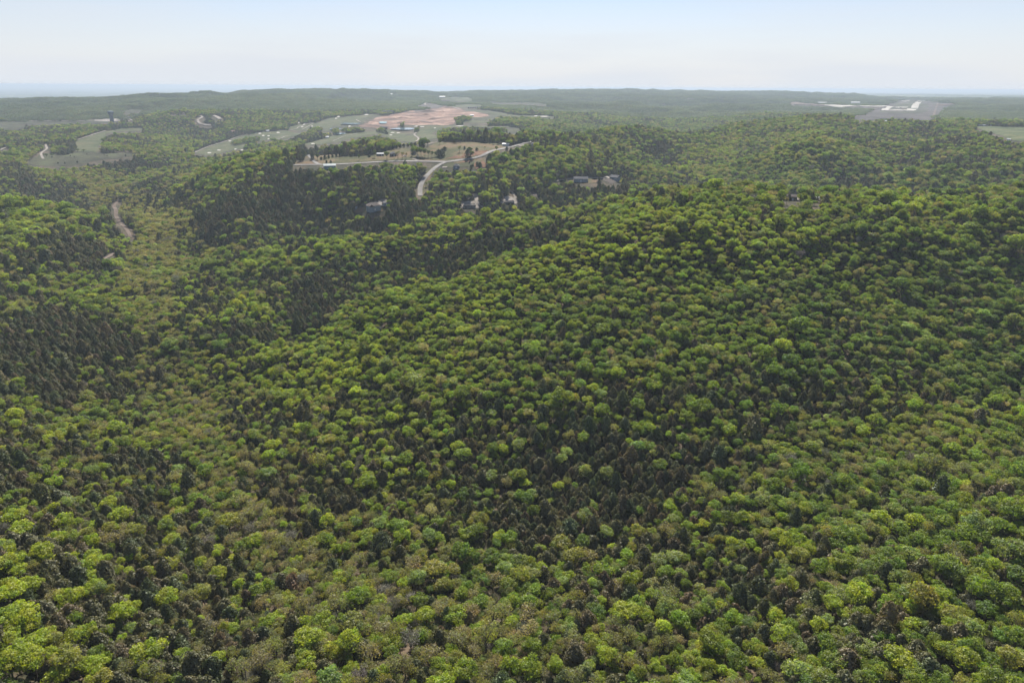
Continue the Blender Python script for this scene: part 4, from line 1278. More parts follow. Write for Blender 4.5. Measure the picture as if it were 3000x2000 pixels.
KEYS = ['oak', 'bud', 'ced', 'bar']
NAMES = {'oak': ('deciduous_forest', 'spring-green leafy trees covering the hills as one canopy'),
         'bud': ('budding_forest', 'thin olive and tan trees just coming into leaf along the hollows'),
         'ced': ('cedar_forest', 'dark brown-green cedars mixed through the slopes'),
         'bar': ('leafless_forest', 'grey leafless trees scattered through the woodland')}
for k, key in enumerate(KEYS):
    a = (near['sp'] == k) & ~single; b = spm == k
    X = np.r_[near['x'][a], xm_[b]]; Y = np.r_[near['y'][a], ym_[b]]; Z = np.r_[near['z'][a], zm[b]]
    S = np.r_[near['size'][a], sizem[b]]; C = np.vstack([near['col'][a], colm[b]])
    n = len(X)
    rot = np.stack([RNG.normal(size=n) * .05, RNG.normal(size=n) * .05, RNG.uniform(0, 6.283, n)], 1)
    wid = S * RNG.uniform(.88, 1.12, n); hgt = S * RNG.uniform(.85, 1.15, n)
    if key == 'ced': wid *= 1.2; hgt *= 1.05; wid[len(near['x'][a]):] *= 1.15
    scatter(NAMES[key][0], proto_collection(key, SPEC[key]), np.stack([X, Y, Z], 1), rot, np.stack([wid, wid * RNG.uniform(.88, 1.12, n), hgt], 1), C, NAMES[key][1])

# low undergrowth showing in the gaps
xu, yu = jitter_grid(90, 430, 4.4, 52.0); xu2, yu2 = jitter_grid(430, 900, 5.6)
xu = np.r_[xu, xu2]; yu = np.r_[yu, yu2]
m = seen(xu, yu); xu, yu = xu[m], yu[m]; zu = height(xu, yu)
ok, uu_, vu_, _ = free(xu, yu, zu); ok &= RNG.random(len(xu)) < 0.75
xu, yu, zu, uu_, vu_ = xu[ok], yu[ok], zu[ok], uu_[ok], vu_[ok]
n = len(xu); tu = lookup(TONE, uu_, vu_)[:, None]
cu_ = (np.array(PAL['deep']) * (1 - tu) + np.array(PAL['mid']) * tu) * np.exp(RNG.normal(size=(n, 1)) * .2)
mq = RNG.random(n) < .3; cu_[mq] = np.array(PAL['tan']) * .7
su = RNG.uniform(.25, .5, n)
scatter('undergrowth', proto_collection('bud', SPEC['bud']), np.stack([xu, yu, zu - .9 * su], 1), np.stack([np.zeros(n), np.zeros(n), RNG.uniform(0, 6.28, n)], 1),
        np.stack([su * 1.3, su * 1.3, su * .9], 1), cu_, 'low green and brown undergrowth between the trees')

# far woodland in groves
xg, yg = jitter_grid(3200, 9400, 31.0, 39.0)
m = seen(xg, yg, 20, 0.004); xg, yg = xg[m], yg[m]
zg = height(xg, yg)
ok, ug, vg, _ = free(xg, yg, zg)
xg, yg, zg = xg[ok], yg[ok], zg[ok]
n = len(xg)
e = 12.0
gxs = (height(xg + e, yg) - height(xg - e, yg)) / (2 * e); gys = (height(xg, yg + e) - height(xg, yg - e)) / (2 * e)
ang = RNG.integers(0, 4, n) * math.pi / 2
ca, sa = np.cos(ang), np.sin(ang)
rot = np.stack([np.arctan(gys), -np.arctan(gxs), np.zeros(n)], 1)
tonef = np.clip(fbm(xg, yg, 300, 3) + RNG.normal(size=n) * .08, 0, 1)[:, None]
colg = np.array([0.055, 0.085, 0.030]) * (1 - tonef) + np.array([0.115, 0.135, 0.045]) * tonef
colg *= np.exp(RNG.normal(size=(n, 1)) * .12)
scatter('far_forest', grove_collection(), np.stack([xg, yg, zg], 1), rot, np.ones((n, 3)) * RNG.uniform(.92, 1.1, (n, 1)), colg, 'far woodland on the hills below the horizon')
print('groves', n)
# ------------------------------------------------------------------ the nearest trees, each a thing of its own
sidx = np.nonzero(single)[0]
SINGLES = []
TREE_NAME = {0: 'oak_tree', 1: 'budding_tree', 2: 'cedar_tree', 3: 'bare_tree'}


def make_tree(kind, x, y, z, w, h, rz, colr, variant=None, name=None):
    key = KEYS[kind]
    lst = SPEC[key]
    cr, tr = lst[(variant if variant is not None else random.randrange(99)) % len(lst)]
    t = empty(name or TREE_NAME[kind], (x, y, z), rz)
    t.scale = (w, w, h)
    c = link_mesh('crown', cr[0], t)
    c['leafcol'] = [float(q) for q in colr]
    b = link_mesh('trunk', tr[0], t)
    b['leafcol'] = [1.0, 1.0, 1.0]
    return t


for i in sidx:
    k = int(near['sp'][i]); s_ = near['size'][i]
    t = make_tree(k, near['x'][i], near['y'][i], near['z'][i], s_ * random.uniform(.9, 1.1) * (1.32 if k == 2 else 1), s_ * random.uniform(.88, 1.12), random.uniform(0, 6.28), near['col'][i])
    SINGLES.append((t, k, str(near['look'][i]), near['size'][i], uu[i], vv[i]))
#SPLIT_B

ORD1 = ['zeroth','first','second','third','fourth','fifth','sixth','seventh','eighth','ninth','tenth','eleventh','twelfth','thirteenth','fourteenth','fifteenth','sixteenth','seventeenth','eighteenth','nineteenth']
TENS = {2: 'twent', 3: 'thirt', 4: 'fort', 5: 'fift', 6: 'sixt', 7: 'sevent', 8: 'eight', 9: 'ninet'}


def ordinal(n):
    if n < 20: return ORD1[n]
    t, r = divmod(n, 10)
    return TENS[t] + ('ieth' if r == 0 else 'y-' + ORD1[r])


# ------------------------------------------------------------------ buildings
m_wall_b = plain_mat('siding_blue_grey', (0.20, 0.235, 0.27), 0.8)
m_wall_t = plain_mat('siding_teal', (0.12, 0.22, 0.24), 0.75)
m_wall_w = plain_mat('siding_white', (0.42, 0.42, 0.41), 0.7)
m_wall_d = plain_mat('siding_dark', (0.07, 0.065, 0.06), 0.8)
m_wall_n = plain_mat('siding_tan', (0.26, 0.21, 0.165), 0.8)
m_roof_g = plain_mat('shingles_grey', (0.075, 0.075, 0.08), 0.9, 0.25, 1.5)
m_roof_br = plain_mat('shingles_brown', (0.085, 0.066, 0.056), 0.9, 0.25, 1.5)
m_roof_t = plain_mat('metal_roof_teal', (0.07, 0.12, 0.135), 0.55, 0.1)
m_roof_w = plain_mat('metal_roof_white', (0.40, 0.41, 0.42), 0.5, 0.06)
m_roof_l = plain_mat('metal_roof_pale', (0.26, 0.27, 0.28), 0.55, 0.1)
m_roof_r = plain_mat('tile_roof_red', (0.20, 0.095, 0.075), 0.85, 0.2, 1.5)
m_glass = plain_mat('window_glass', (0.02, 0.03, 0.04), 0.1)
m_trim = plain_mat('trim_white', (0.7, 0.7, 0.68), 0.6)
m_cblock = plain_mat('foundation_concrete', (0.24, 0.22, 0.195), 0.9, 0.2, 0.6)
m_pit = plain_mat('dug_earth', (0.05, 0.042, 0.037), 0.95, 0.3, 0.8)
m_tower = plain_mat('tower_paint_dark_teal', (0.022, 0.05, 0.065), 0.6, 0.15)
m_tower_top = plain_mat('tower_roof_paint', (0.10, 0.15, 0.18), 0.5, 0.15)
m_pole = plain_mat('weathered_pole', (0.16, 0.13, 0.10), 0.9)
m_pole_l = plain_mat('pale_pole', (0.45, 0.43, 0.40), 0.8)
m_tyre = plain_mat('tyre', (0.02, 0.02, 0.02), 0.8)
m_carw = plain_mat('car_paint_white', (0.75, 0.75, 0.75), 0.3, 0.04)


def roof_mesh(L, W, h, rh, kind, over=0.6, t=0.22):
    a, b = L / 2 + over, W / 2 + over
    z0 = h - 0.15 * rh * 0
    if kind == 'gable':
        v = [(-a, -b, z0), (a, -b, z0), (a, b, z0), (-a, b, z0), (-a, 0, z0 + rh), (a, 0, z0 + rh)]
    elif kind == 'hip':
        c = max(a - b, 0.3)
        v = [(-a, -b, z0), (a, -b, z0), (a, b, z0), (-a, b, z0), (-c, 0, z0 + rh), (c, 0, z0 + rh)]
    f = [(0, 1, 5, 4), (2, 3, 4, 5), (0, 4, 3), (1, 2, 5), (3, 2, 1, 0)]
    v2 = [(x, y, z + t) for x, y, z in v[:4]]
    V = [(x, y, z - 0.0) for x, y, z in v[:4]] + v2 + [(x, y, z + t) for x, y, z in v[4:]]
    F = [(3, 2, 1, 0), (0, 1, 5, 4), (1, 2, 6, 5), (2, 3, 7, 6), (3, 0, 4, 7), (4, 5, 9, 8), (6, 7, 8, 9), (7, 4, 8), (5, 6, 9)]
    return V, F


def base_of(u, v, r=0.0):
    p = cast([(u, v)])[0]
    if r:
        a = np.linspace(0, 6.28, 9)[:-1]
        p[2] = float(np.median(height(p[0] + r * np.cos(a), p[1] + r * np.sin(a))))
    return p


def house(name, u, v, wpx, ratio, h, rh, yaw, roof, m_w, m_r, label, cat='house', group=None, nwin=4, wing=None, door=True, chimney=False, storeys=1):
    p = base_of(u, v)
    dist = float(np.linalg.norm(p))
    L = wpx * dist / FPX
    W = L * ratio
    p = base_of(u, v, W * 0.4)
    face = math.atan2(p[0], p[1])
    t = empty(name, tuple(p), -face + rad(yaw))
    tag(t, label, cat, group)
    box_part('wall', (-L / 2, L / 2, -W / 2, W / 2, -2.5, h), m_w, t)
    V, F = roof_mesh(L, W, h + 0.01, rh, roof)
    r = poly_part('roof', V, F, m_r, t)
    if roof == 'gable':     # filled gable ends
        gv = [(-L/2, -W/2, h), (-L/2, W/2, h), (-L/2, 0, h + rh * .93), (-L/2 + .2, -W/2, h), (-L/2 + .2, W/2, h), (-L/2 + .2, 0, h + rh * .93)]
        gf = [(0, 2, 1), (3, 4, 5), (0, 3, 5, 2), (1, 2, 5, 4)]
        for sgn in (1, -1):
            poly_part('gable_end', [(x * sgn, y, z + .005) for x, y, z in gv], gf, m_w, t)
    if wing:
        wl_, wd, wx = wing
        box_part('wing', (wx * L - wl_ * L / 2, wx * L + wl_ * L / 2, -W / 2 - wd * W, -W / 2 + .3, -2.5, h * .92), m_w, t)
        V, F = roof_mesh(wd * W + W * .5, wl_ * L, h * .92, rh * .8, 'gable')
        cxx = wx * L; cyy = -W / 2 - wd * W / 2 + W * .2
        poly_part('wing_roof', [(cxx + y, cyy - x, z) for x, y, z in V], F, m_r, t)
    for st in range(storeys):
        for k in range(nwin):
            x = (-0.5 + (k + 0.5) / nwin) * L * 0.9
            z = h * (st + 0.62) / storeys - 0.6
            for side in (-1, 1):
                if side == -1 and door and st == 0 and k == nwin // 2:
                    box_part('door', (x - .55, x + .55, -W / 2 - .08, -W / 2 + .02, 0.05, 2.15), m_trim, t)
                    continue
                y = side * W / 2
                f = box_part('window', (x - .75, x + .75, min(y, y + side * .07), max(y, y + side * .07), z, z + 1.25), m_trim, t)
                y2 = side * (W / 2 + .075)
                box_part('pane', (x - .62, x + .62, min(y2, y2 + side * .02), max(y2, y2 + side * .02), z + .12, z + 1.13), m_glass, f)
    if chimney:
        box_part('chimney', (L * .2, L * .2 + .9, W * .1, W * .1 + .8, h, h + rh + 1.0), m_cblock, t)
    return t, L, W, p


def car(u, v, yaw, m_c, label, group=None):
    p = base_of(u, v)
    t = empty('parked_car', (p[0], p[1], p[2] + 0.7), rad(yaw)); tag(t, label, 'car', group)
    v_ = [(-2.3, -.9, .35), (2.3, -.9, .35), (2.3, .9, .35), (-2.3, .9, .35), (-2.3, -.9, .95), (2.3, -.9, .85), (2.3, .9, .85), (-2.3, .9, .95)]
    f_ = [(0, 3, 2, 1), (4, 5, 6, 7), (0, 1, 5, 4), (1, 2, 6, 5), (2, 3, 7, 6), (3, 0, 4, 7)]
    poly_part('body', v_, f_, m_c, t)
    poly_part('cabin', [(-1.7, -.82, .93), (1.1, -.82, .9), (1.1, .82, .9), (-1.7, .82, .93), (-1.2, -.7, 1.5), (.4, -.7, 1.5), (.4, .7, 1.5), (-1.2, .7, 1.5)], f_, m_glass, t)
    poly_part('roof_panel', [(-1.2, -.7, 1.505), (.4, -.7, 1.505), (.4, .7, 1.505), (-1.2, .7, 1.505), (-1.15, -.66, 1.56), (.35, -.66, 1.56), (.35, .66, 1.56), (-1.15, .66, 1.56)], f_, m_c, t)
    for sx in (-1.45, 1.45):
        for sy in (-.85, .85):
            V, F = tube((sx, sy - .11, .34), (sx, sy + .11, .34), .34, .34, 10)
            poly_part('wheel', [tuple(q) for q in V], [tuple(int(i) for i in q) for q in F] + [tuple(range(9, -1, -1)), tuple(range(10, 20))], m_tyre, t)
    return t


def P3(x, y): return 1000 + x / 3.92, 240 + y / 3.92
def P2(x, y): return 560 + x / 3.92, 240 + y / 3.92
def P4(x, y): return 1550 + x / 3.136, 240 + y / 3.136
def P5(x, y): return 2250 + x / 3.136, 220 + y / 3.136
def P1(x, y): return x / 3.136, 220 + y / 3.136


house('house', *P2(1210,862), 15, .6, 3.6, 2.2, -55, 'gable', m_wall_b, m_roof_w, 'pale roofed metal house at the west end of the ridge road', nwin=3)
house('house', *P2(1592,995), 32, .5, 4.6, 2.6, 3, 'gable', m_wall_t, m_roof_t, 'long teal roofed house just below the ridge road bend', nwin=6)
house('house', *P2(2095,1462), 37, .62, 5.6, 3.6, 8, 'hip', m_wall_b, m_roof_br, 'large blue-grey house with brown hip roof in a clearing below the road', nwin=6, wing=(.35, .35, -.2), chimney=True, storeys=2)
house('shed', *P2(1886,1462), 11, .7, 2.6, 1.1, -5, 'gable', m_wall_b, m_roof_l, 'small grey shed at the west end of the clearing', 'shed', nwin=1, door=False)
house('garage', *P2(2238,1412), 15, .8, 2.8, 1.3, 12, 'gable', m_wall_b, m_roof_g, 'grey roofed garage among trees beside the curved driveway', 'garage', nwin=1)
house('house', *P3(596,850), 16, .8, 3.6, 3.2, 20, 'hip', m_wall_d, m_roof_g, 'dark hip roofed house behind the tall pasture trees', nwin=3)
house('barn', *P3(450,848), 18, .5, 3.0, 1.6, -8, 'gable', m_wall_d, m_roof_l, 'low barn with pale roof behind the pasture hedge', 'barn', nwin=2)
house('metal_shed', *P3(1888,738), 18, .6, 3.6, 1.2, -6, 'gable', m_wall_w, m_roof_w, 'white metal shed beside the east end of the ridge road', 'shed', nwin=2)
house('house', *P3(2228,742), 20, .7, 5.2, 2.6, 10, 'hip', m_wall_b, m_roof_g, 'blue-grey house at the east end of the ridge road', nwin=4, storeys=2)
house('house', *P3(1322,990), 16, .75, 3.4, 2.8, -10, 'hip', m_wall_b, m_roof_g, 'grey hip roofed house south of the road fork', nwin=3)
house('house', *P4(475,915), 39, .42, 4.2, 3.0, 2, 'gable', m_wall_b, m_roof_g, 'long grey roofed house on the lower lane', nwin=7)
house('house', *P4(788,902), 25, .7, 4.6, 3.2, -28, 'gable', m_wall_b, m_roof_g, 'blue-grey house with pale concrete drive at the lane end', nwin=4)
house('house', *P4(395,503), 14, .7, 3.2, 2.4, 10, 'hip', m_wall_n, m_roof_r, 'reddish roofed house on the wooded ridge top', nwin=3)
house('metal_shed', *P4(553,492), 16, .5, 3.4, 1.2, -8, 'gable', m_wall_w, m_roof_w, 'bright white shed on the wooded ridge top', 'shed', nwin=2, door=False)
house('house', *P4(628,476), 22, .5, 3.4, 2.2, -14, 'gable', m_wall_b, m_roof_g, 'grey roofed house right of the white ridge-top shed', nwin=4)
house('barn', *P4(484,496), 9, .6, 2.8, 1.0, 4, 'gable', m_wall_w, m_roof_l, 'tiny pale roofed barn left of the white ridge-top shed', 'barn', nwin=1)
house('house', *P5(215,1148), 28, .55, 3.2, 1.8, 2, 'gable', m_wall_n, m_roof_br, 'tan house under tall trees on the near hilltop', nwin=4)
house('shed', *P5(440,1150), 13, .6, 2.6, 1.0, -10, 'gable', m_wall_w, m_roof_l, 'pale shed half hidden by trees on the near hilltop', 'shed', nwin=1)
house('barn', *P5(842,492), 12, .35, 3.0, 1.2, 0, 'gable', m_wall_w, m_roof_w, 'long low white barn in a gap of the far right woods', 'barn', nwin=3)
house('metal_shed', *P5(1062,436), 12, .5, 3.6, 1.4, 6, 'gable', m_wall_w, m_roof_w, 'white shed in the trees just below the airfield', 'shed', nwin=1)
house('shed', *P5(1030,490), 5, .8, 2.6, .9, 0, 'gable', m_wall_w, m_roof_w, 'tiny white shed right of the long low white barn', 'shed', nwin=1)
house('shed', *P5(266,440), 7, .6, 3.0, 1, 0, 'gable', m_wall_w, m_roof_l, 'left one of two tiny pale sheds on the wooded skyline ridge', 'shed', nwin=1)
house('shed', *P5(319,440), 5, .7, 3.0, 1, 0, 'gable', m_wall_w, m_roof_l, 'right one of two tiny pale sheds on the wooded skyline ridge', 'shed', nwin=1)
house('barn', *P5(1708,472), 22, .3, 2.6, 1.2, 3, 'gable', m_wall_b, m_roof_l, 'long grey roofed barn left of the hilltop pasture', 'barn', nwin=4)
house('barn', *P5(1842,456), 17, .35, 2.8, 1.2, -3, 'gable', m_wall_b, m_roof_l, 'narrow grey barn behind the farmyard by the hilltop pasture', 'barn', nwin=3)
house('house', *P5(1780,490), 15, .6, 3, 2, 8, 'hip', m_wall_b, m_roof_g, 'grey farmhouse beside the lane left of the hilltop pasture', nwin=3)
house('barn', *P5(1966,470), 14, .35, 2.8, 1.1, 0, 'gable', m_wall_b, m_roof_l, 'pale grey barn at the upper edge of the hilltop pasture', 'barn', nwin=2)
house('metal_shed', *P5(2030,464), 11, .6, 3.2, 1.2, 0, 'gable', m_wall_w, m_roof_w, 'white shed above the hilltop pasture', 'shed', nwin=1)
house('shed', *P5(2210,604), 7, .6, 2.6, 1.0, 0, 'gable', m_wall_w, m_roof_w, 'small white shed standing in the hilltop pasture', 'shed', nwin=1)
house('hangar', *P5(500,268), 22, .35, 9, 4, 3, 'gable', m_wall_b, m_roof_l, 'long grey hangar at the left of the airfield apron', 'hangar', nwin=2, door=False)
house('hangar', *P5(800,270), 20, .45, 11, 4, -4, 'gable', m_wall_w, m_roof_w, 'bright white hangar beside the airfield apron', 'hangar', nwin=2, door=False)
for k, (x, w) in enumerate([(1065,5),(1085,8),(1225,10),(1250,12),(1285,10),(1336,4),(1402,7),(1440,9),(1700,6)]):
    house('warehouse', *P5(x, 170), w, .4, 12, 3, 0, 'gable', m_wall_w, m_roof_w, 'white warehouse on the far plain, ' + ordinal(k + 1) + ' from the left', 'warehouse', 'white warehouses near the horizon', nwin=1, door=False)
house('shed', *P5(230,262), 18, .3, 4, 2, 0, 'gable', m_wall_n, m_roof_r, 'low red roofed shed on the bare ground left of the airfield', 'shed', nwin=2)
# left country
house('house', *P1(555,584), 24, .45, 3.6, 2.4, 0, 'gable', m_wall_b, m_roof_l, 'long pale roofed house in woods left of the narrow fairway', nwin=4)
house('house', *P1(820,500), 14, .6, 3.6, 2.2, 5, 'hip', m_wall_b, m_roof_l, 'pale roofed house above the top of the narrow fairway', nwin=3)
house('house', *P1(380,564), 10, .6, 3.2, 2, -12, 'gable', m_wall_w, m_roof_l, 'small white house among trees at far left', nwin=2)
house('house', *P1(256,532), 14, .5, 3.2, 2, 4, 'gable', m_wall_n, m_roof_br, 'brown roofed house among trees at far left', nwin=3)
house('house', *P1(645,570), 12, .7, 3.4, 2.4, 4, 'hip', m_wall_n, m_roof_r, 'red-brown roofed house left of the narrow fairway', nwin=2)
house('house', *P1(2138,538), 18, .6, 6.5, 3.4, -8, 'hip', m_wall_n, m_roof_r, 'large red tile roofed house left of the long fairway', nwin=4, storeys=2)
house('house', *P2(880,575), 8, .7, 4, 2, 0, 'gable', m_wall_b, m_roof_l, 'small pale house beside the river trees right of the red roofed house', nwin=1)
house('shed', *P1(12,218), 10, .5, 4, 2, 0, 'gable', m_wall_n, m_roof_r, 'small reddish shed on the far left ridge', 'shed', nwin=1)
house('lodge', *P3(545,372), 30, .3, 9, 6, 0, 'gable', m_wall_d, m_roof_g, 'wide dark lodge with many gables at the left of the red building site', 'lodge', nwin=9, wing=(.16, .5, -.25), storeys=2)
house('lodge', *P3(490,374), 14, .5, 7, 5, 10, 'gable', m_wall_d, m_roof_g, 'smaller dark lodge attached left of the wide lodge', 'lodge', nwin=4)
house('lodge', *P3(1200,240), 22, .35, 9, 6, 0, 'gable', m_wall_d, m_roof_br, 'dark lodge above the top of the red building site', 'lodge', nwin=6)
house('house', *P3(1160,182), 15, .5, 6, 4, 0, 'gable', m_wall_b, m_roof_l, 'pale roofed house on the far green slope behind the building site', nwin=4)
house('house', *P3(560,150), 12, .5, 5, 3, 0, 'gable', m_wall_w, m_roof_w, 'white roofed house in woods behind the lodges', nwin=2)
house('house', *P3(1500,552 - 160 + 5), 10, .5, 4, 2, 0, 'gable', m_wall_b, m_roof_l, 'small grey building at the right edge of the building site', nwin=2)
house('barn', *P3(500,545), 14, .5, 5, 3, 0, 'gable', m_wall_d, m_roof_g, 'dark building left of the pond at the foot of the building site', 'barn', nwin=3)
for k in range(16):
    house('cottage', *P3(1462 + k * 25.5, 306 - k * 0.25), 4.6, .9, 4.5, 3.2, 90, 'gable', m_wall_d, m_roof_l, 'dark cottage with a pale gable, ' + ordinal(k + 1) + ' from the left in the long row', 'cottage', 'row of dark cottages above the building site', nwin=1)
house('house', *P4(1500,252 - 92), 26, .3, 4, 2, 0, 'gable', m_wall_n, m_roof_br, 'distant long brown roofed barn on the centre right skyline', nwin=3)
house('metal_shed', *P2(1562,648), 9, .6, 4, 1.6, 0, 'gable', m_wall_w, m_roof_w, 'white shed beside the lower pond of the golf course', 'shed', nwin=1)

# foundations being built on the two pads
def foundation(u, v, wpx, ratio, yaw, label):
    p = base_of(u, v); L = wpx * float(np.linalg.norm(p)) / FPX; W = L * ratio
    t = empty('house_foundation', (p[0], p[1], p[2] + .4), -math.atan2(p[0], p[1]) + rad(yaw)); tag(t, label, 'foundation')
    h = 2.0; k = .5
    box_part('floor_slab', (-L/2, L/2, -W/2, W/2, -.6, .12), m_pit, t)
    box_part('foundation_wall', (-L/2, L/2, -W/2, -W/2 + k, .125, h * .6), m_cblock, t)
    box_part('foundation_wall', (-L/2, L/2, W/2 - k, W/2, .125, h), m_cblock, t)
    box_part('foundation_wall', (-L/2, -L/2 + k, -W/2 + k + .01, W/2 - k - .01, .125, h), m_cblock, t)
    box_part('foundation_wall', (L/2 - k, L/2, -W/2 + k + .01, W/2 - k - .01, .125, h), m_cblock, t)
    box_part('partition_wall', (-L*.1, -L*.1 + .4, -W/2 + k + .02, W/2 - k - .02, .125, h * .8), m_cblock, t)
    box_part('partition_wall', (L*.2, L*.2 + .4, -W/2 + k + .02, W/2 - k - .02, .125, h * .8), m_cblock, t)
    return t


foundation(*P3(1472,1424), 36, .42, -2, 'rectangular grey foundation on the pale dirt pad at left')
foundation(*P3(1925,1385), 30, .42, 3, 'rectangular grey foundation on the pale dirt pad at right')

# earth heaps on the building site
def mound(u, v, wpx, hpx, seed, mat, name='earth_mound'):
    p = base_of(u, v); s_ = float(np.linalg.norm(p)) / FPX; R = wpx * s_ / 2; H = hpx * s_
    rng = np.random.default_rng(seed); nr_, na_ = 9, 26
    V = []; ph = rng.uniform(0, 6.28, 3)
    for i in range(nr_):
        f = i / (nr_ - 1)
        for j in range(na_):
            a = j / na_ * 2 * math.pi
            w = 1 + .2 * math.sin(2 * a + ph[0]) + .12 * math.sin(5 * a + ph[1]) + rng.normal() * .03
            x = p[0] + R * f * w * math.cos(a); y = p[1] + R * .8 * f * w * math.sin(a)
            z = float(height(x, y)) + H * (0.5 + 0.5 * math.cos(math.pi * f)) * (1 + rng.normal() * .08) - (3.0 if i == nr_ - 1 else 0)
            V.append((x, y, z))
    F = [(i * na_ + j, i * na_ + (j + 1) % na_, (i + 1) * na_ + (j + 1) % na_, (i + 1) * na_ + j) for i in range(nr_ - 1) for j in range(na_)]
    me = mesh_np(name, V, np.array(F)[:, ::-1], [mat], smooth=True)
    return tag(link_mesh(name, me), kind='structure')


for k, (x, y, w, h) in enumerate([(870,478,46,6),(975,380,34,4),(1000,345,60,5),(700,420,50,4),(1150,350,40,4),(600,430,40,3.5),(1230,300,40,4),(1060,430,50,4),(330,500,30,2.5),(800,395,30,3)]):
    mound(*P3(x, y), w, h, k, m_dirt)
mound(*P3(770,612), 34, 2.5, 50, m_cleared)
mound(*P3(1400,1440), 16, 2, 60, m_gravel); mound(*P3(1590,1432), 12, 2.2, 61, m_track); mound(*P3(1870,1340), 14, 1.5, 62, m_track)

# cars
car(*P2(1500,990), 10, m_carw, 'white car parked beside the long teal roofed house')
car(*P2(1282,858), 60, m_carw, 'white car parked right of the pale roofed ridge house')
car(*P2(2192,1432), 30, m_carw, 'white car parked right of the large blue-grey house')
car(*P3(730,858), 0, m_carw, 'white vehicle parked under the tall pasture trees')
car(*P4(835,914), 30, m_carw, 'white car parked right of the house at the lane end')

# water tower
def lathe(name, prof, mat, parent, seg=28, flute=0.0):
    V = []; F = []
    for z, r in prof:
        for j in range(seg):
            a = j / seg * 2 * math.pi
            rr = r * (1 + (flute if j % 2 else -flute))
            V.append((rr * math.cos(a), rr * math.sin(a), z))
    n = len(prof)
    for i in range(n - 1):
        for j in range(seg):
            F.append((i * seg + j, i * seg + (j + 1) % seg, (i + 1) * seg + (j + 1) % seg, (i + 1) * seg + j))
    F.append(tuple(range(seg - 1, -1, -1))); F.append(tuple((n - 1) * seg + j for j in range(seg)))
    return poly_part(name, V, F, mat, parent)


p = base_of(*P1(1032, 438)); sc_ = float(np.linalg.norm(p)) / FPX
wt = empty('water_tower', tuple(p)); tag(wt, 'dark blue-green water tower with a wide flat-topped tank', 'water tower')
lathe('pedestal', [(-2, 4.6 * sc_), (0, 4.5 * sc_), (17 * sc_, 4.0 * sc_)], m_tower, wt, 28, 0.03)
lathe('tank', [(17.01 * sc_, 4.1 * sc_), (20 * sc_, 5.6 * sc_), (22.5 * sc_, 6.7 * sc_), (25.5 * sc_, 6.9 * sc_)], m_tower, wt)
lathe('tank_roof', [(25.51 * sc_, 6.95 * sc_), (26.3 * sc_, 6.5 * sc_), (26.9 * sc_, 3.0 * sc_), (27.1 * sc_, 0.4 * sc_)], m_tower_top, wt)
lathe('railing', [(23.1 * sc_, 7.15 * sc_), (23.3 * sc_, 7.2 * sc_)], m_tower_top, wt)
box_part('door', (-1, 1, -4.75 * sc_, -4.4 * sc_, 0, 3), m_tower_top, wt)

# utility poles by the junction road
def pole(u, v, hpx, label, mat=None):
    p = base_of(u, v); H = hpx * float(np.linalg.norm(p)) / FPX
    t = empty('utility_pole', tuple(p)); tag(t, label, 'utility pole', None)
    V, F = tube((0, 0, -1), (0, 0, H), .2, .13, 8)
    poly_part('pole', [tuple(q) for q in V], [tuple(int(i) for i in q) for q in F] + [tuple(range(8, 16))], mat or m_pole, t)
    c = box_part('crossarm', (-1.2, 1.2, -.08, .08, H - .9, H - .72), m_pole, t)
    for x in (-1.05, 0, 1.05):
        box_part('insulator', (x - .06, x + .06, -.06, .06, H - .715, H - .5), m_trim, c)


pole(*P3(1157,968), 12, 'utility pole just below the road fork')
pole(*P3(1061,1066), 13, 'pale utility pole beside the curving road', m_pole_l)
pole(*P3(1046,1142), 16, 'tall pale utility pole below the curving road', m_pole_l)

# trees that stand alone or in groups on the open ridge
def ridge_tree(x, y, hz, kind, look_, wide, label, group=None):
    u, v = P3(x, y)
    p = base_of(u, v)
    H = hz / 3.92 * float(np.linalg.norm(p)) / FPX
    full = {0: 9.2, 1: 9.0, 2: 7.9, 3: 8.0}[kind]
    s_ = H / full
    c = np.array(PAL[look_]) * random.uniform(.9, 1.1)
    t = make_tree(kind, p[0], p[1], p[2], s_ * wide, s_, random.uniform(0, 6.28), c)
    return tag(t, label, 'tree', group)


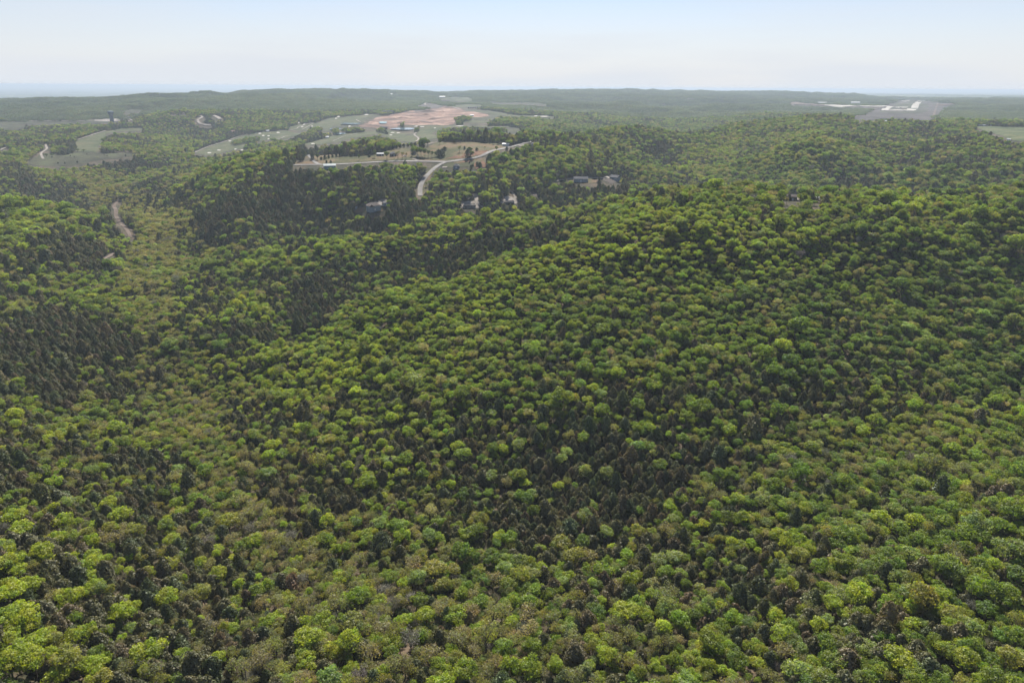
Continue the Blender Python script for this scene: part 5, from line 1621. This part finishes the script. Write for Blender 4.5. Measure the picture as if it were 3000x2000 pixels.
RT = [
 (945,748,75,0,'deep',1.0,'left one of the two big dark round trees above the pasture'),
 (990,742,72,0,'deep',1.0,'right one of the two big dark round trees above the pasture'),
 (1130,722,52,0,'deep',.9,'dark round tree at the top left edge of the pasture'),
 (1285,700,70,0,'deep',1.1,'left tree of the broad dark clump on the pasture skyline'),
 (1325,702,72,0,'deep',1.1,'middle tree of the broad dark clump on the pasture skyline'),
 (1368,700,62,0,'deep',1.0,'right tree of the broad dark clump on the pasture skyline'),
 (1188,788,48,2,'cedg',1.9,'dark round cedar in the upper left pasture'),
 (1120,852,72,2,'cedg',1.7,'left cedar of the large dark clump in the pasture'),
 (1160,856,80,2,'cedg',1.8,'right cedar of the large dark clump in the pasture'),
 (1355,808,72,1,'budg',1.0,'thin leafing tree in the middle of the pasture'),
 (1415,778,38,2,'cedg',1.3,'small dark cedar right of the thin leafing tree'),
 (1555,792,40,2,'cedg',1.6,'small round cedar in the right half of the pasture'),
 (1652,770,30,1,'budg',1.1,'low bushy tree near the top right of the pasture'),
 (1452,874,98,2,'cedg',1.3,'tall dark cedar in the clump by the ridge road'),
 (1500,876,82,0,'mid',1.0,'leafy tree in the clump by the ridge road'),
 (1478,850,100,0,'deep',.8,'tree behind the cedar in the clump by the ridge road'),
 (1785,800,60,0,'mid',.8,'slim green tree beside the road near the white shed'),
 (1615,706,30,2,'cedg',1.7,'leftmost cedar of the low dark row on the pasture skyline'),
 (1640,707,36,2,'cedg',1.9,'second cedar of the low dark row on the pasture skyline'),
 (1668,708,34,2,'cedg',1.8,'third cedar of the low dark row on the pasture skyline'),
 (1705,710,36,2,'cedg',1.7,'rightmost cedar of the low dark row on the pasture skyline'),
 (1410,692,26,2,'cedg',1.3,'tiny lone cedar on the pasture skyline'),
 (1580,700,24,2,'cedg',1.3,'tiny cedar left of the low dark row on the skyline'),
 (385,868,80,0,'mid',.75,'slender green tree left of the dark hip roofed house'),
 (525,894,98,0,'mid',.8,'tall green tree in front of the low barn'),
 (205,902,64,0,'mid',.7,'slender lone tree at the left of the long pasture'),
 (650,890,95,1,'budg',1.0,'pale leafing tree right of the dark hip roofed house'),
 (700,884,80,1,'budg',.9,'second pale leafing tree right of the dark house'),
 (745,880,70,1,'tan',.8,'thin tan tree beside the white vehicle'),
 (815,848,80,0,'mid',.7,'slim green tree at the narrow waist of the pasture'),
 (875,850,95,0,'mid',.9,'tall tree at the left end of the hedge clump'),
 (915,856,110,0,'mid',1.0,'tallest tree of the hedge clump left of the cedars'),
 (960,860,90,0,'mid',.9,'third tree of the hedge clump'),
 (1000,862,72,0,'deep',.9,'fourth tree of the hedge clump'),
 (1040,862,62,0,'deep',.9,'fifth tree of the hedge clump'),
 (1078,858,52,0,'deep',.8,'last small tree of the hedge clump'),
 (1560,965,46,2,'cedg',1.6,'left cedar of the pair between the orange clay scars'),
 (1592,970,50,2,'cedg',1.6,'right cedar of the pair between the orange clay scars'),
 (1470,938,24,2,'cedg',1.2,'tiny cedar in the grass south of the road'),
 (1492,998,44,2,'cedg',1.5,'dark cedar beside the left orange clay scar'),
 (1512,970,28,2,'cedg',1.3,'small cedar above the left orange clay scar'),
 (320,866,26,2,'cedg',2.6,'wide low cedar in the long pasture'),
 (975,1200,50,0,'mid',.9,'lone green bush tree beside the curving road'),
 (1750,720,62,0,'deep',1.0,'left tree of the group behind the white shed'),
 (1800,722,66,0,'mid',1.0,'second tree of the group behind the white shed'),
 (1930,716,70,0,'mid',1.0,'tree right of the white metal shed'),
 (1975,716,60,0,'deep',.9,'second tree right of the white metal shed'),
 (2035,712,44,2,'cedg',1.6,'round cedar right of the white metal shed'),
 (1900,792,50,2,'cedg',1.3,'narrow cedar in front of the white metal shed'),
 (2155,776,60,0,'deep',.9,'round tree left of the blue-grey east house'),
 (2290,760,74,2,'ced',.9,'brown cedar right of the blue-grey east house'),
 (-170,940,40,2,'cedg',1.3,'dark cedar at the left end of the long pasture'),
 (-120,940,36,2,'cedg',1.5,'second dark cedar at the left end of the long pasture'),
 (-330,900,70,2,'cedg',1.5,'large dark cedar beside the road bend'),
 (-270,900,66,0,'deep',.9,'dark leafy tree beside the road bend'),
]
for a in RT: ridge_tree(*a)
for k in range(26):
    f = k / 25
    x = -230 + 1080 * f; y = 898 - 150 * f - 12 * math.sin(f * 9)
    ridge_tree(x, y, random.uniform(30, 46), 2, 'cedg', random.uniform(1.3, 1.8), 'dark cedar in the fence line, ' + ordinal(k + 1) + ' from the left', 'dark cedars in the fence line above the long pasture')
for k, (x, y, h) in enumerate([(400,735,12),(480,760,14),(535,815,16),(598,815,16),(712,808,18),(648,748,10),(684,755,12),(800,730,10),(960,742,10),(985,745,10),(430,755,26),(484,752,24),(716,704,24),(768,710,20),(1155,745,16)]):
    u, v = P1(x, y); p = base_of(u, v); H = h / 3.136 * float(np.linalg.norm(p)) / FPX; s_ = H / 8.5
    t = make_tree(0 if h > 19 else 2, p[0], p[1], p[2], s_ * 1.3, s_, k, PAL['deep' if h > 19 else 'cedg'])
    tag(t, 'small dark tree on the brown left pasture, ' + ordinal(sorted([400,480,535,598,712,648,684,800,960,985,430,484,716,768,1155]).index(x) + 1) + ' from the left', 'tree', 'small trees dotted on the left pasture')

for k_, tx, ty, tz, w_, hh, cc, lk, u_, v_ in traced:
    t = make_tree(k_, tx, ty, tz, w_, hh, random.uniform(0, 6.28), cc)
    SINGLES.append((t, k_, lk, w_, u_, v_))

LOOK = {'lime': 'bright yellow-green', 'mid': 'mid-green', 'deep': 'deep green', 'silver': 'pale silvery green', 'gold': 'golden olive', 'tan': 'tan-brown',
        'budg': 'thin olive-green', 'ced': 'brown-olive', 'cedg': 'blackish green', 'cedr': 'rusty brown', 'grey': 'bare grey'}
KIND_WORD = {0: 'leafy tree', 1: 'budding tree', 2: 'cedar', 3: 'leafless tree'}
ROWS = ['bottom row', 'second row up', 'third row up', 'fourth row up', 'fifth row up', 'sixth row up', 'seventh row up', 'eighth row up', 'ninth row up', 'tenth row up', 'eleventh row up', 'twelfth row up']
bins = {}
for t, k, lk, sz, u_, v_ in SINGLES:
    bins.setdefault((k, lk, int(np.clip((2000 - v_) // 55, 0, 11))), []).append((u_, t, sz))
for (k, lk, r_), lst in bins.items():
    for q, (u_, t, sz) in enumerate(sorted(lst, key=lambda a: a[0])):
        side = 'left' if u_ < 1000 else 'centre' if u_ < 2000 else 'right'
        tag(t, '%s %s, %s such from the left, %s' % (LOOK[lk], KIND_WORD[k], ordinal(q + 1), ROWS[r_]), 'tree',
            {0: 'leafy trees in the foreground forest', 1: 'budding trees in the foreground forest', 2: 'cedars in the foreground forest', 3: 'leafless trees in the foreground forest'}[k])
#SPLIT_C
# ------------------------------------------------------------------ haze
hv, hf = box_vf(-52000, 52000, -2000, 70000, -420, 7)
hz, _n, _l = new_mat('haze')
_o = _n.new('ShaderNodeOutputMaterial'); _v = _n.new('ShaderNodeVolumePrincipled')
_v.inputs['Color'].default_value = (0.57, 0.67, 0.77, 1)
_v.inputs['Density'].default_value = 8.2e-5
_v.inputs['Anisotropy'].default_value = 0.2
_l.new(_v.outputs[0], _o.inputs['Volume'])
haze = poly_part('haze', hv, hf, hz)
tag(haze, 'pale blue haze over the far hills', None, None, 'stuff')
